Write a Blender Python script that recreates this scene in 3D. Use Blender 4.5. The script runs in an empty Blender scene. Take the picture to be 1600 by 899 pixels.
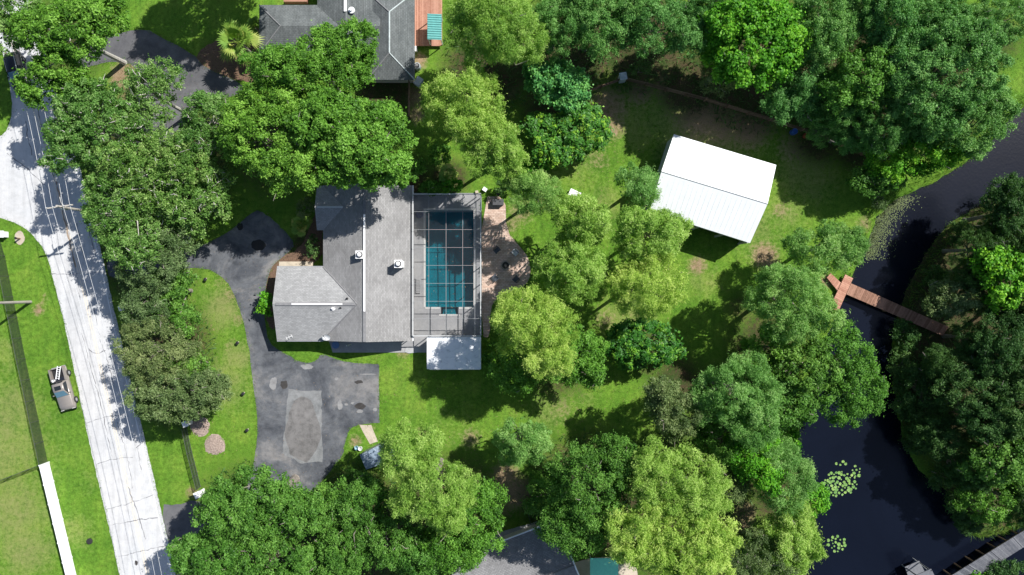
import bpy, math, random
import numpy as np
from mathutils import Vector, Matrix

R = math.radians
SC = bpy.context.scene
COL = SC.collection
random.seed(7)
rng = np.random.default_rng(11)

# ------------------------------------------------------------------ camera
H = 88.0            # drone height in metres
PPM = 12.5          # photograph pixels per metre on the ground
cam_d = bpy.data.cameras.new('camera')
cam_d.sensor_width = 36.0
cam_d.lens = 36.0 * H / (1600 / PPM)
cam_d.clip_start = 1.0
cam_d.clip_end = 3000.0
cam = bpy.data.objects.new('camera', cam_d)
cam.location = (0, 0, H)
cam.rotation_euler = (0, 0, 0)
COL.objects.link(cam)
SC.camera = cam

# ------------------------------------------------------------------ light
SUN_DIR = Vector((0.81, 0.59, 0)).normalized()
SUN_EL = R(47)
sun_vec = Vector((SUN_DIR.x * math.cos(SUN_EL), SUN_DIR.y * math.cos(SUN_EL), math.sin(SUN_EL)))
world = bpy.data.worlds.new('World')
SC.world = world
world.use_nodes = True
wn = world.node_tree
wn.nodes.clear()
sky = wn.nodes.new('ShaderNodeTexSky')
sky.sky_type = 'NISHITA'
sky.sun_disc = False
sky.sun_elevation = SUN_EL
sky.sun_rotation = math.atan2(SUN_DIR.x, SUN_DIR.y)
sky.air_density = 1.0
sky.dust_density = 1.0
sky.ozone_density = 1.5
bg = wn.nodes.new('ShaderNodeBackground')
bg.inputs['Strength'].default_value = 0.08
wo = wn.nodes.new('ShaderNodeOutputWorld')
wn.links.new(sky.outputs[0], bg.inputs[0])
wn.links.new(bg.outputs[0], wo.inputs[0])
sl = bpy.data.lights.new('sun', 'SUN')
sl.energy = 5.0
sl.angle = R(0.53)
sl.color = (1.0, 0.968, 0.92)
sun = bpy.data.objects.new('sun', sl)
sun.location = (60, 45, 90)
sun.rotation_euler = sun_vec.to_track_quat('Z', 'Y').to_euler()
COL.objects.link(sun)
SC.view_settings.view_transform = 'Standard'
SC.view_settings.look = 'None'
SC.view_settings.exposure = 0.50
SC.view_settings.gamma = 1.0
SC.view_settings.use_curve_mapping = False
SC.render.engine = 'CYCLES'
SC.cycles.max_bounces = 8
SC.cycles.transparent_max_bounces = 12
SC.cycles.diffuse_bounces = 3
SC.cycles.glossy_bounces = 3
SC.cycles.caustics_reflective = False
SC.cycles.caustics_refractive = False


# ------------------------------------------------------------------ helpers
def W(px, py, z=0.0):
    """real position of a point seen at photo pixel px,py that stands z metres high"""
    k = (1 - z / H) / PPM
    return Vector(((px - 800) * k, (449.5 - py) * k, z))


def W2(px, py, z=0.0):
    v = W(px, py, z)
    return (v.x, v.y)


class MB:
    def __init__(self):
        self.v = []
        self.f = []

    def add(self, vs, fs):
        n = len(self.v)
        self.v += [tuple(p) for p in vs]
        self.f += [tuple(i + n for i in f) for f in fs]
        return self

    def box(self, c, s, rz=0.0, taper=1.0):
        x, y, z = s[0] / 2, s[1] / 2, s[2] / 2
        ca, sa = math.cos(rz), math.sin(rz)
        vs = []
        for dz in (-1, 1):
            t = taper if dz > 0 else 1.0
            for dx, dy in ((-1, -1), (1, -1), (1, 1), (-1, 1)):
                a, b = dx * x * t, dy * y * t
                vs.append((c[0] + a * ca - b * sa, c[1] + a * sa + b * ca, c[2] + dz * z))
        return self.add(vs, [(3, 2, 1, 0), (4, 5, 6, 7), (0, 1, 5, 4), (1, 2, 6, 5), (2, 3, 7, 6), (3, 0, 4, 7)])

    def prism(self, poly, z0, z1):
        poly = list(poly)
        a = sum(poly[i][0] * poly[(i + 1) % len(poly)][1] - poly[(i + 1) % len(poly)][0] * poly[i][1] for i in range(len(poly)))
        if a < 0:
            poly.reverse()
        n = len(poly)
        vs = [(p[0], p[1], z0) for p in poly] + [(p[0], p[1], z1) for p in poly]
        fs = [tuple(range(n - 1, -1, -1)), tuple(range(n, 2 * n))]
        fs += [(i, (i + 1) % n, n + (i + 1) % n, n + i) for i in range(n)]
        return self.add(vs, fs)

    def slab(self, pts, th=0.12):
        """planar polygon in 3D thickened downwards"""
        pts = [Vector(p) for p in pts]
        nrm = Vector((0, 0, 0))
        for i in range(len(pts)):
            a, b = pts[i], pts[(i + 1) % len(pts)]
            nrm += a.cross(b)
        if nrm.z < 0:
            pts.reverse()
        n = len(pts)
        vs = pts + [p - Vector((0, 0, th)) for p in pts]
        fs = [tuple(range(n)), tuple(range(2 * n - 1, n - 1, -1))]
        fs += [((i + 1) % n, i, n + i, n + (i + 1) % n) for i in range(n)]
        return self.add(vs, fs)

    def tube(self, path, r, sides=6, cap=True):
        path = [Vector(p) for p in path]
        rs = r if hasattr(r, '__len__') else [r] * len(path)
        n = len(path)
        base = len(self.v)
        for i, p in enumerate(path):
            d = (path[min(i + 1, n - 1)] - path[max(i - 1, 0)]).normalized()
            u = d.orthogonal().normalized() if abs(d.z) > 0.9 else d.cross(Vector((0, 0, 1))).normalized()
            w = d.cross(u)
            for k in range(sides):
                a = 2 * math.pi * k / sides
                self.v.append(tuple(p + (u * math.cos(a) + w * math.sin(a)) * rs[i]))
        for i in range(n - 1):
            for k in range(sides):
                a, b = base + i * sides + k, base + i * sides + (k + 1) % sides
                self.f.append((a, a + sides, b + sides, b))
        if cap:
            self.f.append(tuple(base + k for k in range(sides)))
            self.f.append(tuple(base + (n - 1) * sides + k for k in range(sides - 1, -1, -1)))
        return self

    def lathe(self, c, prof, sides=16):
        """prof: list of (radius, z)"""
        base = len(self.v)
        for r, z in prof:
            for k in range(sides):
                a = 2 * math.pi * k / sides
                self.v.append((c[0] + r * math.cos(a), c[1] + r * math.sin(a), c[2] + z))
        m = len(prof)
        for i in range(m - 1):
            for k in range(sides):
                a, b = base + i * sides + k, base + i * sides + (k + 1) % sides
                self.f.append((a, b, b + sides, a + sides))
        self.f.append(tuple(base + k for k in range(sides - 1, -1, -1)))
        self.f.append(tuple(base + (m - 1) * sides + k for k in range(sides)))
        return self

    def build(self, name, mat, parent=None, smooth=False, loc=None):
        off = OFF.get(parent.name, Vector((0, 0, 0))) if parent else (Vector(loc) if loc is not None else Vector((0, 0, 0)))
        me = bpy.data.meshes.new(name)
        me.from_pydata([(p[0] - off[0], p[1] - off[1], p[2] - off[2]) for p in self.v], [], self.f)
        me.materials.append(mat)
        if smooth:
            me.polygons.foreach_set('use_smooth', [True] * len(me.polygons))
        me.update()
        o = bpy.data.objects.new(name, me)
        COL.objects.link(o)
        if parent:
            o.parent = parent
            OFF[o.name] = off
        elif loc is not None:
            o.location = off
            OFF[o.name] = off
        return o


OFF = {}


def tag(o, label=None, cat=None, group=None, kind=None):
    if label:
        o['label'] = label
    if cat:
        o['category'] = cat
    if group:
        o['group'] = group
    if kind:
        o['kind'] = kind
    return o


def thing(name, label, cat, loc, group=None):
    o = bpy.data.objects.new(name, None)
    o.empty_display_size = 0.3
    o.location = loc
    COL.objects.link(o)
    OFF[o.name] = Vector(loc)
    return tag(o, label, cat, group)


def copy_tree(o, parent=None):
    c = o.copy()
    COL.objects.link(c)
    c.parent = parent
    for ch in list(o.children):
        copy_tree(ch, c)
    return c


def chaikin(poly, it=2, closed=True):
    for _ in range(it):
        out = []
        n = len(poly)
        rngi = range(n) if closed else range(n - 1)
        if not closed:
            out.append(poly[0])
        for i in rngi:
            a, b = poly[i], poly[(i + 1) % n]
            out.append((a[0] * .75 + b[0] * .25, a[1] * .75 + b[1] * .25))
            out.append((a[0] * .25 + b[0] * .75, a[1] * .25 + b[1] * .75))
        if not closed:
            out.append(poly[-1])
        poly = out
    return poly


def wob(poly, amp, n=3):
    """rough the outline: subdivide and jitter (metres)"""
    out = []
    for i in range(len(poly)):
        a, b = poly[i], poly[(i + 1) % len(poly)]
        L = math.hypot(b[0] - a[0], b[1] - a[1])
        m = max(1, int(L / 0.5))
        for k in range(m):
            t = k / m
            out.append((a[0] + (b[0] - a[0]) * t + random.uniform(-amp, amp), a[1] + (b[1] - a[1]) * t + random.uniform(-amp, amp)))
    return out


# ------------------------------------------------------------------ materials
def new_mat(name):
    m = bpy.data.materials.new(name)
    m.use_nodes = True
    nt = m.node_tree
    p = nt.nodes['Principled BSDF']
    return m, nt, p


def N(nt, t, **kw):
    n = nt.nodes.new(t)
    for k, v in kw.items():
        setattr(n, k, v)
    return n


def noise(nt, scale, detail=4, rough=0.6, dist=0.0, coord='Object', vec=None):
    n = N(nt, 'ShaderNodeTexNoise')
    n.inputs['Scale'].default_value = scale
    n.inputs['Detail'].default_value = detail
    n.inputs['Roughness'].default_value = rough
    n.inputs['Distortion'].default_value = dist
    if vec is None:
        g = N(nt, 'ShaderNodeNewGeometry')
        nt.links.new(g.outputs['Position'], n.inputs['Vector'])
    else:
        nt.links.new(vec, n.inputs['Vector'])
    return n.outputs['Fac']


def ramp(nt, fac, stops):
    r = N(nt, 'ShaderNodeValToRGB')
    el = r.color_ramp.elements
    while len(el) < len(stops):
        el.new(0.5)
    for e, (p, c) in zip(el, stops):
        e.position = p
        e.color = (c[0], c[1], c[2], 1) if hasattr(c, '__len__') else (c, c, c, 1)
    nt.links.new(fac, r.inputs[0])
    return r.outputs[0]


def mix(nt, fac, a, b, mode='MIX'):
    m = N(nt, 'ShaderNodeMix', data_type='RGBA', blend_type=mode)
    for inp, val in ((m.inputs[0], fac), (m.inputs[6], a), (m.inputs[7], b)):
        if hasattr(val, 'node'):
            nt.links.new(val, inp)
        elif hasattr(val, '__len__'):
            inp.default_value = (val[0], val[1], val[2], 1)
        else:
            inp.default_value = val
    return m.outputs[2]


def bump(nt, p, h, strength=0.4, dist=0.05):
    b = N(nt, 'ShaderNodeBump')
    b.inputs['Strength'].default_value = strength
    b.inputs['Distance'].default_value = dist
    nt.links.new(h, b.inputs['Height'])
    nt.links.new(b.outputs[0], p.inputs['Normal'])


MATS = {}


def plain(name, col, rough=0.6, metal=0.0, var=0.18, scale=3.0, spec=0.5, bumps=0.0):
    """a plain painted / solid stuff with slight wear"""
    if name in MATS:
        return MATS[name]
    m, nt, p = new_mat(name)
    f = noise(nt, scale, 5, 0.65)
    dark = [c * (1 - var) for c in col]
    lite = [min(1, c * (1 + var)) for c in col]
    c = ramp(nt, f, [(0.3, dark), (0.7, lite)])
    nt.links.new(c, p.inputs['Base Color'])
    p.inputs['Roughness'].default_value = rough
    p.inputs['Metallic'].default_value = metal
    p.inputs['Specular IOR Level'].default_value = spec
    if bumps:
        bump(nt, p, noise(nt, scale * 8, 3), bumps, 0.02)
    MATS[name] = m
    return m


def mat_asphalt(name, stops, big=0.12, stain=0.35, fine=0.12, tracks=False):
    m, nt, p = new_mat(name)
    a = ramp(nt, noise(nt, big, 6, 0.68, 0.6), stops)
    s = ramp(nt, noise(nt, 1.1, 6, 0.75), [(0.30, 1 - stain), (0.55, 1.0), (1.0, 1.05)])
    c = mix(nt, 1.0, a, s, 'MULTIPLY')
    if tracks:
        geo = N(nt, 'ShaderNodeNewGeometry')
        mp = N(nt, 'ShaderNodeMapping')
        mp.inputs['Rotation'].default_value = (0, 0, R(-13))
        mp.inputs['Scale'].default_value = (1.1, 0.03, 1)
        nt.links.new(geo.outputs['Position'], mp.inputs['Vector'])
        tr = ramp(nt, noise(nt, 1.0, 4, 0.65, 0, vec=mp.outputs[0]), [(0.32, 0.84), (0.6, 1.03)])
        c = mix(nt, 1.0, c, tr, 'MULTIPLY')
    g = ramp(nt, noise(nt, 14, 3, 0.7), [(0.3, 1 - fine), (0.7, 1 + fine)])
    c = mix(nt, 1.0, c, g, 'MULTIPLY')
    nt.links.new(c, p.inputs['Base Color'])
    p.inputs['Roughness'].default_value = 0.85
    p.inputs['Specular IOR Level'].default_value = 0.3
    bump(nt, p, noise(nt, 25, 3), 0.3, 0.02)
    return m


def mat_shingle(name, c0, c1, angle, row=0.16, streak=0.25):
    m, nt, p = new_mat(name)
    g = N(nt, 'ShaderNodeNewGeometry')
    mp = N(nt, 'ShaderNodeMapping')
    mp.inputs['Rotation'].default_value = (0, 0, angle)
    nt.links.new(g.outputs['Position'], mp.inputs['Vector'])
    bt = N(nt, 'ShaderNodeTexBrick')
    bt.inputs['Scale'].default_value = 1.0
    bt.inputs['Brick Width'].default_value = 0.38
    bt.inputs['Row Height'].default_value = row
    bt.inputs['Mortar Size'].default_value = 0.018
    bt.inputs['Mortar Smooth'].default_value = 0.3
    bt.inputs['Color1'].default_value = (0.86, 0.86, 0.86, 1)
    bt.inputs['Color2'].default_value = (1.1, 1.1, 1.1, 1)
    bt.inputs['Mortar'].default_value = (0.62, 0.62, 0.62, 1)
    nt.links.new(mp.outputs[0], bt.inputs['Vector'])
    base = ramp(nt, noise(nt, 0.35, 6, 0.7, 0.4), [(0.32, c0), (0.68, c1)])
    mp2 = N(nt, 'ShaderNodeMapping')
    mp2.inputs['Rotation'].default_value = (0, 0, angle)
    mp2.inputs['Scale'].default_value = (3.0, 0.25, 1)
    nt.links.new(g.outputs['Position'], mp2.inputs['Vector'])
    st = ramp(nt, noise(nt, 1.0, 4, 0.7, 0, vec=mp2.outputs[0]), [(0.3, 1 - streak), (0.6, 1.0)])
    c = mix(nt, 1.0, base, bt.outputs['Color'], 'MULTIPLY')
    c = mix(nt, 0.8, c, st, 'MULTIPLY')
    gr = ramp(nt, noise(nt, 18, 3, 0.7), [(0.3, 0.85), (0.7, 1.12)])
    c = mix(nt, 1.0, c, gr, 'MULTIPLY')
    nt.links.new(c, p.inputs['Base Color'])
    p.inputs['Roughness'].default_value = 0.9
    p.inputs['Specular IOR Level'].default_value = 0.2
    bump(nt, p, bt.outputs['Fac'], 0.5, -0.02)
    return m


def mat_leaf(name, cols, trans=0.28, rough=0.55):
    """cols: dark, mid, light leaf colours chosen by a per-leaf value"""
    m, nt, p = new_mat(name)
    at = N(nt, 'ShaderNodeAttribute', attribute_name='tint')
    oi = N(nt, 'ShaderNodeObjectInfo')
    c = ramp(nt, at.outputs['Fac'], [(0.0, cols[0]), (0.5, cols[1]), (1.0, cols[2])])
    v = ramp(nt, oi.outputs['Random'], [(0.0, (0.78, 0.88, 0.90)), (0.5, (1.0, 1.0, 1.0)), (1.0, (1.22, 1.10, 1.12))])
    c = mix(nt, 1.0, c, v, 'MULTIPLY')
    nt.links.new(c, p.inputs['Base Color'])
    p.inputs['Roughness'].default_value = rough
    p.inputs['Specular IOR Level'].default_value = 0.25
    tr = N(nt, 'ShaderNodeBsdfTranslucent')
    c2 = mix(nt, 1.0, c, (1.25, 1.35, 0.6), 'MULTIPLY')
    nt.links.new(c2, tr.inputs['Color'])
    ms = N(nt, 'ShaderNodeMixShader')
    ms.inputs[0].default_value = trans
    nt.links.new(p.outputs[0], ms.inputs[1])
    nt.links.new(tr.outputs[0], ms.inputs[2])
    out = [n for n in nt.nodes if n.type == 'OUTPUT_MATERIAL'][0]
    nt.links.new(ms.outputs[0], out.inputs['Surface'])
    return m


def mat_see_through(name, col, opacity, rough=0.5):
    """woven screen / wire mesh: part of the light goes straight through"""
    m, nt, p = new_mat(name)
    p.inputs['Base Color'].default_value = (*col, 1)
    p.inputs['Roughness'].default_value = rough
    t = N(nt, 'ShaderNodeBsdfTransparent')
    ms = N(nt, 'ShaderNodeMixShader')
    f = ramp(nt, noise(nt, 1.5, 3), [(0.3, opacity * 0.85), (0.7, min(1, opacity * 1.15))])
    nt.links.new(f, ms.inputs[0])
    nt.links.new(t.outputs[0], ms.inputs[1])
    nt.links.new(p.outputs[0], ms.inputs[2])
    out = [n for n in nt.nodes if n.type == 'OUTPUT_MATERIAL'][0]
    nt.links.new(ms.outputs[0], out.inputs['Surface'])
    return m


def mat_chain(name, col):
    m, nt, p = new_mat(name)
    p.inputs['Base Color'].default_value = (*col, 1)
    p.inputs['Roughness'].default_value = 0.5
    g = N(nt, 'ShaderNodeTexCoord')
    facs = []
    for a in (R(45), R(-45)):
        mp = N(nt, 'ShaderNodeMapping')
        mp.inputs['Rotation'].default_value = (0, 0, a)
        nt.links.new(g.outputs['UV'], mp.inputs['Vector'])
        wv = N(nt, 'ShaderNodeTexWave')
        wv.inputs['Scale'].default_value = 3.4
        nt.links.new(mp.outputs[0], wv.inputs['Vector'])
        facs.append(wv.outputs['Fac'])
    mx = N(nt, 'ShaderNodeMath', operation='MAXIMUM')
    nt.links.new(facs[0], mx.inputs[0])
    nt.links.new(facs[1], mx.inputs[1])
    f = ramp(nt, mx.outputs[0], [(0.72, 0.12), (0.86, 0.95)])
    t = N(nt, 'ShaderNodeBsdfTransparent')
    ms = N(nt, 'ShaderNodeMixShader')
    nt.links.new(f, ms.inputs[0])
    nt.links.new(t.outputs[0], ms.inputs[1])
    nt.links.new(p.outputs[0], ms.inputs[2])
    out = [n for n in nt.nodes if n.type == 'OUTPUT_MATERIAL'][0]
    nt.links.new(ms.outputs[0], out.inputs['Surface'])
    return m


def mat_wood(name, c0, c1, rough=0.75):
    m, nt, p = new_mat(name)
    oi = N(nt, 'ShaderNodeObjectInfo')
    f = noise(nt, 2.5, 6, 0.7, 1.5)
    ad = N(nt, 'ShaderNodeMath', operation='MULTIPLY_ADD')
    nt.links.new(oi.outputs['Random'], ad.inputs[0])
    ad.inputs[1].default_value = 0.45
    nt.links.new(f, ad.inputs[2])
    c = ramp(nt, ad.outputs[0], [(0.45, c0), (0.95, c1)])
    nt.links.new(c, p.inputs['Base Color'])
    p.inputs['Roughness'].default_value = rough
    p.inputs['Specular IOR Level'].default_value = 0.25
    return m


def mat_ground():
    m, nt, p = new_mat('lawn_and_soil')
    a_dirt = N(nt, 'ShaderNodeAttribute', attribute_name='dirt').outputs['Fac']
    a_dry = N(nt, 'ShaderNodeAttribute', attribute_name='dry').outputs['Fac']
    a_lit = N(nt, 'ShaderNodeAttribute', attribute_name='litter').outputs['Fac']
    n1 = noise(nt, 0.22, 6, 0.7, 0.5)
    n2 = noise(nt, 2.2, 5, 0.75)
    n3 = noise(nt, 11, 4, 0.8)
    g = ramp(nt, n1, [(0.28, (0.062, 0.158, 0.016)), (0.5, (0.108, 0.220, 0.024)), (0.74, (0.185, 0.280, 0.042))])
    g2 = ramp(nt, n2, [(0.3, 0.55), (0.5, 1.0), (0.72, 1.42)])
    g3 = ramp(nt, n3, [(0.3, 0.6), (0.5, 1.0), (0.7, 1.45)])
    g = mix(nt, 1.0, g, g2, 'MULTIPLY')
    g = mix(nt, 1.0, g, g3, 'MULTIPLY')
    geo = N(nt, 'ShaderNodeNewGeometry')
    mp = N(nt, 'ShaderNodeMapping')
    mp.inputs['Rotation'].default_value = (0, 0, R(-13))
    mp.inputs['Scale'].default_value = (1.3, 0.06, 1)
    nt.links.new(geo.outputs['Position'], mp.inputs['Vector'])
    mow = ramp(nt, noise(nt, 1.0, 3, 0.6, 0, vec=mp.outputs[0]), [(0.3, (0.84, 0.88, 0.9)), (0.7, (1.14, 1.10, 1.05))])
    g = mix(nt, 1.0, g, mow, 'MULTIPLY')
    weeds = ramp(nt, noise(nt, 3.6, 4, 0.7, 0.4), [(0.60, 0.0), (0.72, 0.55)])
    g = mix(nt, weeds, g, (0.20, 0.30, 0.055))
    # dry, straw coloured grass
    dry = ramp(nt, n3, [(0.3, (0.15, 0.16, 0.045)), (0.7, (0.38, 0.36, 0.16))])
    nb = noise(nt, 0.75, 7, 0.8, 0.6)

    ncomb = N(nt, 'ShaderNodeMath', operation='MULTIPLY_ADD')
    nt.links.new(n2, ncomb.inputs[0])
    ncomb.inputs[1].default_value = 0.55
    nbs = N(nt, 'ShaderNodeMath', operation='MULTIPLY')
    nt.links.new(nb, nbs.inputs[0])
    nbs.inputs[1].default_value = 0.5
    nt.links.new(nbs.outputs[0], ncomb.inputs[2])
    ncomb = ncomb.outputs[0]

    def thresh(attr, nz, lo, hi, k=0.9):
        ad = N(nt, 'ShaderNodeMath', operation='MULTIPLY_ADD')
        nt.links.new(nz, ad.inputs[0])
        ad.inputs[1].default_value = k
        nt.links.new(attr, ad.inputs[2])
        return ramp(nt, ad.outputs[0], [(lo, 0.0), (hi, 1.0)])
    g = mix(nt, thresh(a_dry, ncomb, 0.64, 1.0, 1.0), g, dry)
    dirt = ramp(nt, n2, [(0.3, (0.20, 0.135, 0.075)), (0.7, (0.36, 0.27, 0.17))])
    dirt = mix(nt, 1.0, dirt, g3, 'MULTIPLY')
    g = mix(nt, thresh(a_dirt, n2, 0.68, 0.98), g, dirt)
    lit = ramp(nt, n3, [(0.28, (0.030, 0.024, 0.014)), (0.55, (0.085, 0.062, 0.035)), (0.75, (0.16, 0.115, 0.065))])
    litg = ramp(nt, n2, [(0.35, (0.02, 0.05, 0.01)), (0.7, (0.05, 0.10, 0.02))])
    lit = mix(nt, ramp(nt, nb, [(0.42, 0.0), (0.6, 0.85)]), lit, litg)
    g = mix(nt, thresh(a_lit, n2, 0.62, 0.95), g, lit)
    nt.links.new(g, p.inputs['Base Color'])
    p.inputs['Roughness'].default_value = 0.95
    p.inputs['Specular IOR Level'].default_value = 0.1
    bump(nt, p, n3, 0.9, 0.10)
    return m


def mat_water(name, deep, rough, scale, strength):
    m, nt, p = new_mat(name)
    c = ramp(nt, noise(nt, 0.07, 4, 0.6, 0.4), [(0.3, deep), (0.75, [x * 1.7 for x in deep])])
    nt.links.new(c, p.inputs['Base Color'])
    p.inputs['Roughness'].default_value = rough
    p.inputs['IOR'].default_value = 1.33
    bump(nt, p, noise(nt, scale, 3, 0.6), strength, 0.02)
    return m


def mat_pool_water():
    m, nt, p = new_mat('pool_water')
    t = N(nt, 'ShaderNodeBsdfTransparent')
    t.inputs[0].default_value = (0.165, 0.62, 0.67, 1)
    gl = N(nt, 'ShaderNodeBsdfGlossy')
    gl.inputs['Roughness'].default_value = 0.04
    fr = N(nt, 'ShaderNodeFresnel')
    fr.inputs['IOR'].default_value = 1.33
    b = N(nt, 'ShaderNodeBump')
    b.inputs['Strength'].default_value = 0.25
    b.inputs['Distance'].default_value = 0.03
    nt.links.new(noise(nt, 3.0, 3), b.inputs['Height'])
    nt.links.new(b.outputs[0], gl.inputs['Normal'])
    nt.links.new(b.outputs[0], fr.inputs['Normal'])
    ms = N(nt, 'ShaderNodeMixShader')
    nt.links.new(fr.outputs[0], ms.inputs[0])
    nt.links.new(t.outputs[0], ms.inputs[1])
    nt.links.new(gl.outputs[0], ms.inputs[2])
    out = [n for n in nt.nodes if n.type == 'OUTPUT_MATERIAL'][0]
    nt.links.new(ms.outputs[0], out.inputs['Surface'])
    return m


def mat_pavers():
    m, nt, p = new_mat('patio_pavers')
    g = N(nt, 'ShaderNodeNewGeometry')
    bt = N(nt, 'ShaderNodeTexBrick')
    bt.inputs['Scale'].default_value = 1.0
    bt.inputs['Brick Width'].default_value = 0.42
    bt.inputs['Row Height'].default_value = 0.21
    bt.inputs['Mortar Size'].default_value = 0.015
    bt.inputs['Color1'].default_value = (0.52, 0.36, 0.28, 1)
    bt.inputs['Color2'].default_value = (0.68, 0.53, 0.44, 1)
    bt.inputs['Mortar'].default_value = (0.30, 0.21, 0.16, 1)
    nt.links.new(g.outputs['Position'], bt.inputs['Vector'])
    s = ramp(nt, noise(nt, 0.8, 6, 0.75), [(0.3, 0.66), (0.6, 1.0), (0.8, 1.12)])
    c = mix(nt, 1.0, bt.outputs['Color'], s, 'MULTIPLY')
    nt.links.new(c, p.inputs['Base Color'])
    p.inputs['Roughness'].default_value = 0.85
    bump(nt, p, bt.outputs['Fac'], 0.4, -0.01)
    return m


M_ground = mat_ground()
M_road = mat_asphalt('bleached_road', [(0.3, (0.49, 0.50, 0.51)), (0.55, (0.55, 0.55, 0.55)), (0.8, (0.61, 0.61, 0.60))], 0.15, 0.16, 0.08, True)
M_drive = mat_asphalt('driveway_asphalt', [(0.36, (0.062, 0.068, 0.080)), (0.5, (0.115, 0.122, 0.134)), (0.64, (0.205, 0.20, 0.198))], 0.20, 0.4)
M_drive_dark = mat_asphalt('dark_driveway', [(0.3, (0.07, 0.07, 0.078)), (0.7, (0.15, 0.15, 0.155))], 0.2, 0.3)
M_conc = mat_asphalt('pale_concrete', [(0.3, (0.34, 0.35, 0.355)), (0.7, (0.43, 0.435, 0.44))], 0.4, 0.18)
M_patch = mat_asphalt('old_concrete_patch', [(0.3, (0.16, 0.168, 0.172)), (0.7, (0.25, 0.255, 0.258))], 0.5, 0.35)
M_conc_brown = mat_asphalt('worn_concrete', [(0.3, (0.13, 0.127, 0.125)), (0.7, (0.20, 0.193, 0.19))], 0.4, 0.45)
M_deck = mat_asphalt('pool_deck_concrete', [(0.3, (0.30, 0.30, 0.31)), (0.7, (0.40, 0.40, 0.405))], 0.5, 0.15)
M_beige = mat_asphalt('beige_concrete', [(0.3, (0.42, 0.36, 0.28)), (0.7, (0.55, 0.48, 0.38))], 0.5, 0.25)
M_tar = plain('tar', (0.012, 0.012, 0.013), 0.7)
M_crack = plain('crack_filler', (0.17, 0.17, 0.18), 0.9)
M_yellow = plain('worn_yellow_paint', (0.68, 0.60, 0.48), 0.8, var=0.12, scale=5)
M_whiteline = plain('worn_white_paint', (0.72, 0.72, 0.72), 0.8, var=0.1)
M_water = mat_water('canal_water', (0.0028, 0.0042, 0.0092), 0.175, 3.2, 0.40)
M_poolw = mat_pool_water()
M_pav = mat_pavers()
M_shA = mat_shingle('pale_shingle_main', (0.245, 0.242, 0.24), (0.325, 0.322, 0.32), R(90), 0.16, 0.12)
M_shB = mat_shingle('pale_shingle_wing', (0.295, 0.298, 0.30), (0.375, 0.378, 0.38), 0, 0.16, 0.12)
M_shC = mat_shingle('slate_shingle', (0.105, 0.118, 0.12), (0.175, 0.19, 0.19), R(90), 0.2, 0.35)
M_shC2 = mat_shingle('slate_shingle_cross', (0.105, 0.118, 0.12), (0.175, 0.19, 0.19), 0, 0.2, 0.35)
M_shD = mat_shingle('grey_shingle_south', (0.20, 0.20, 0.205), (0.28, 0.28, 0.285), R(-20))
M_white = plain('white_paint', (0.80, 0.80, 0.80), 0.5, var=0.04)
M_vinyl = plain('white_vinyl', (0.82, 0.83, 0.84), 0.4, var=0.03)
M_stucco = plain('cream_stucco', (0.55, 0.50, 0.42), 0.9, var=0.08, bumps=0.3)
M_glass = plain('dark_window_glass', (0.02, 0.025, 0.03), 0.05, var=0.05)
M_alu = plain('bronze_white_aluminium', (0.50, 0.51, 0.51), 0.4, var=0.05)
M_alu_mid = plain('dull_aluminium', (0.25, 0.26, 0.265), 0.45, var=0.06)
M_alu_dark = plain('grey_aluminium', (0.28, 0.29, 0.30), 0.4, var=0.05)
M_screen = mat_see_through('insect_screen', (0.045, 0.05, 0.055), 0.20)
M_barn = plain('white_metal_roof', (0.70, 0.725, 0.735), 0.5, var=0.03, scale=1.0)
M_barnwall = plain('grey_metal_wall', (0.42, 0.45, 0.48), 0.5, var=0.05)
M_dark = plain('near_black', (0.015, 0.015, 0.017), 0.6)
M_black = plain('black_rubber', (0.018, 0.018, 0.018), 0.8)
M_bark = plain('grey_bark', (0.22, 0.195, 0.165), 0.95, var=0.35, scale=4, bumps=0.5)
M_barkpale = plain('pale_lichen_bark', (0.42, 0.40, 0.36), 0.95, var=0.3, scale=5, bumps=0.5)
M_redwood = mat_wood('red_stained_wood', (0.185, 0.095, 0.062), (0.37, 0.205, 0.145))
M_greywood = mat_wood('weathered_grey_wood', (0.07, 0.075, 0.09), (0.17, 0.175, 0.19))
M_fence = mat_wood('brown_fence_wood', (0.10, 0.065, 0.04), (0.22, 0.15, 0.095))
M_deckwood = mat_wood('terracotta_deck_wood', (0.33, 0.15, 0.10), (0.52, 0.28, 0.20))
M_polewood = mat_wood('utility_pole_wood', (0.26, 0.24, 0.21), (0.42, 0.40, 0.36))
M_chain = mat_chain('chain_link_wire', (0.035, 0.045, 0.035))
M_steel = plain('galvanised_steel', (0.10, 0.11, 0.10), 0.4, 0.4, var=0.1)
M_teal = plain('teal_metal_roof', (0.09, 0.33, 0.31), 0.45, var=0.12)
M_mint = plain('mint_canvas', (0.22, 0.78, 0.52), 0.6, var=0.08)
M_mulch = plain('mulch', (0.14, 0.085, 0.055), 0.95, var=0.5, scale=6, bumps=0.8)
M_chips = plain('pale_wood_chips', (0.33, 0.26, 0.22), 0.95, var=0.5, scale=7, bumps=0.8)
M_plaster = plain('pool_plaster', (0.56, 0.84, 0.82), 0.6, var=0.10, scale=1.2)


def mat_dirty_white():
    m, nt, p = new_mat('mildewed_white_roof')
    f = noise(nt, 0.9, 7, 0.75, 0.8)
    c = ramp(nt, f, [(0.30, (0.20, 0.20, 0.21)), (0.36, (0.60, 0.62, 0.64)), (0.46, (0.78, 0.80, 0.82)), (0.7, (0.86, 0.87, 0.88))])
    nt.links.new(c, p.inputs['Base Color'])
    p.inputs['Roughness'].default_value = 0.5
    return m


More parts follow.
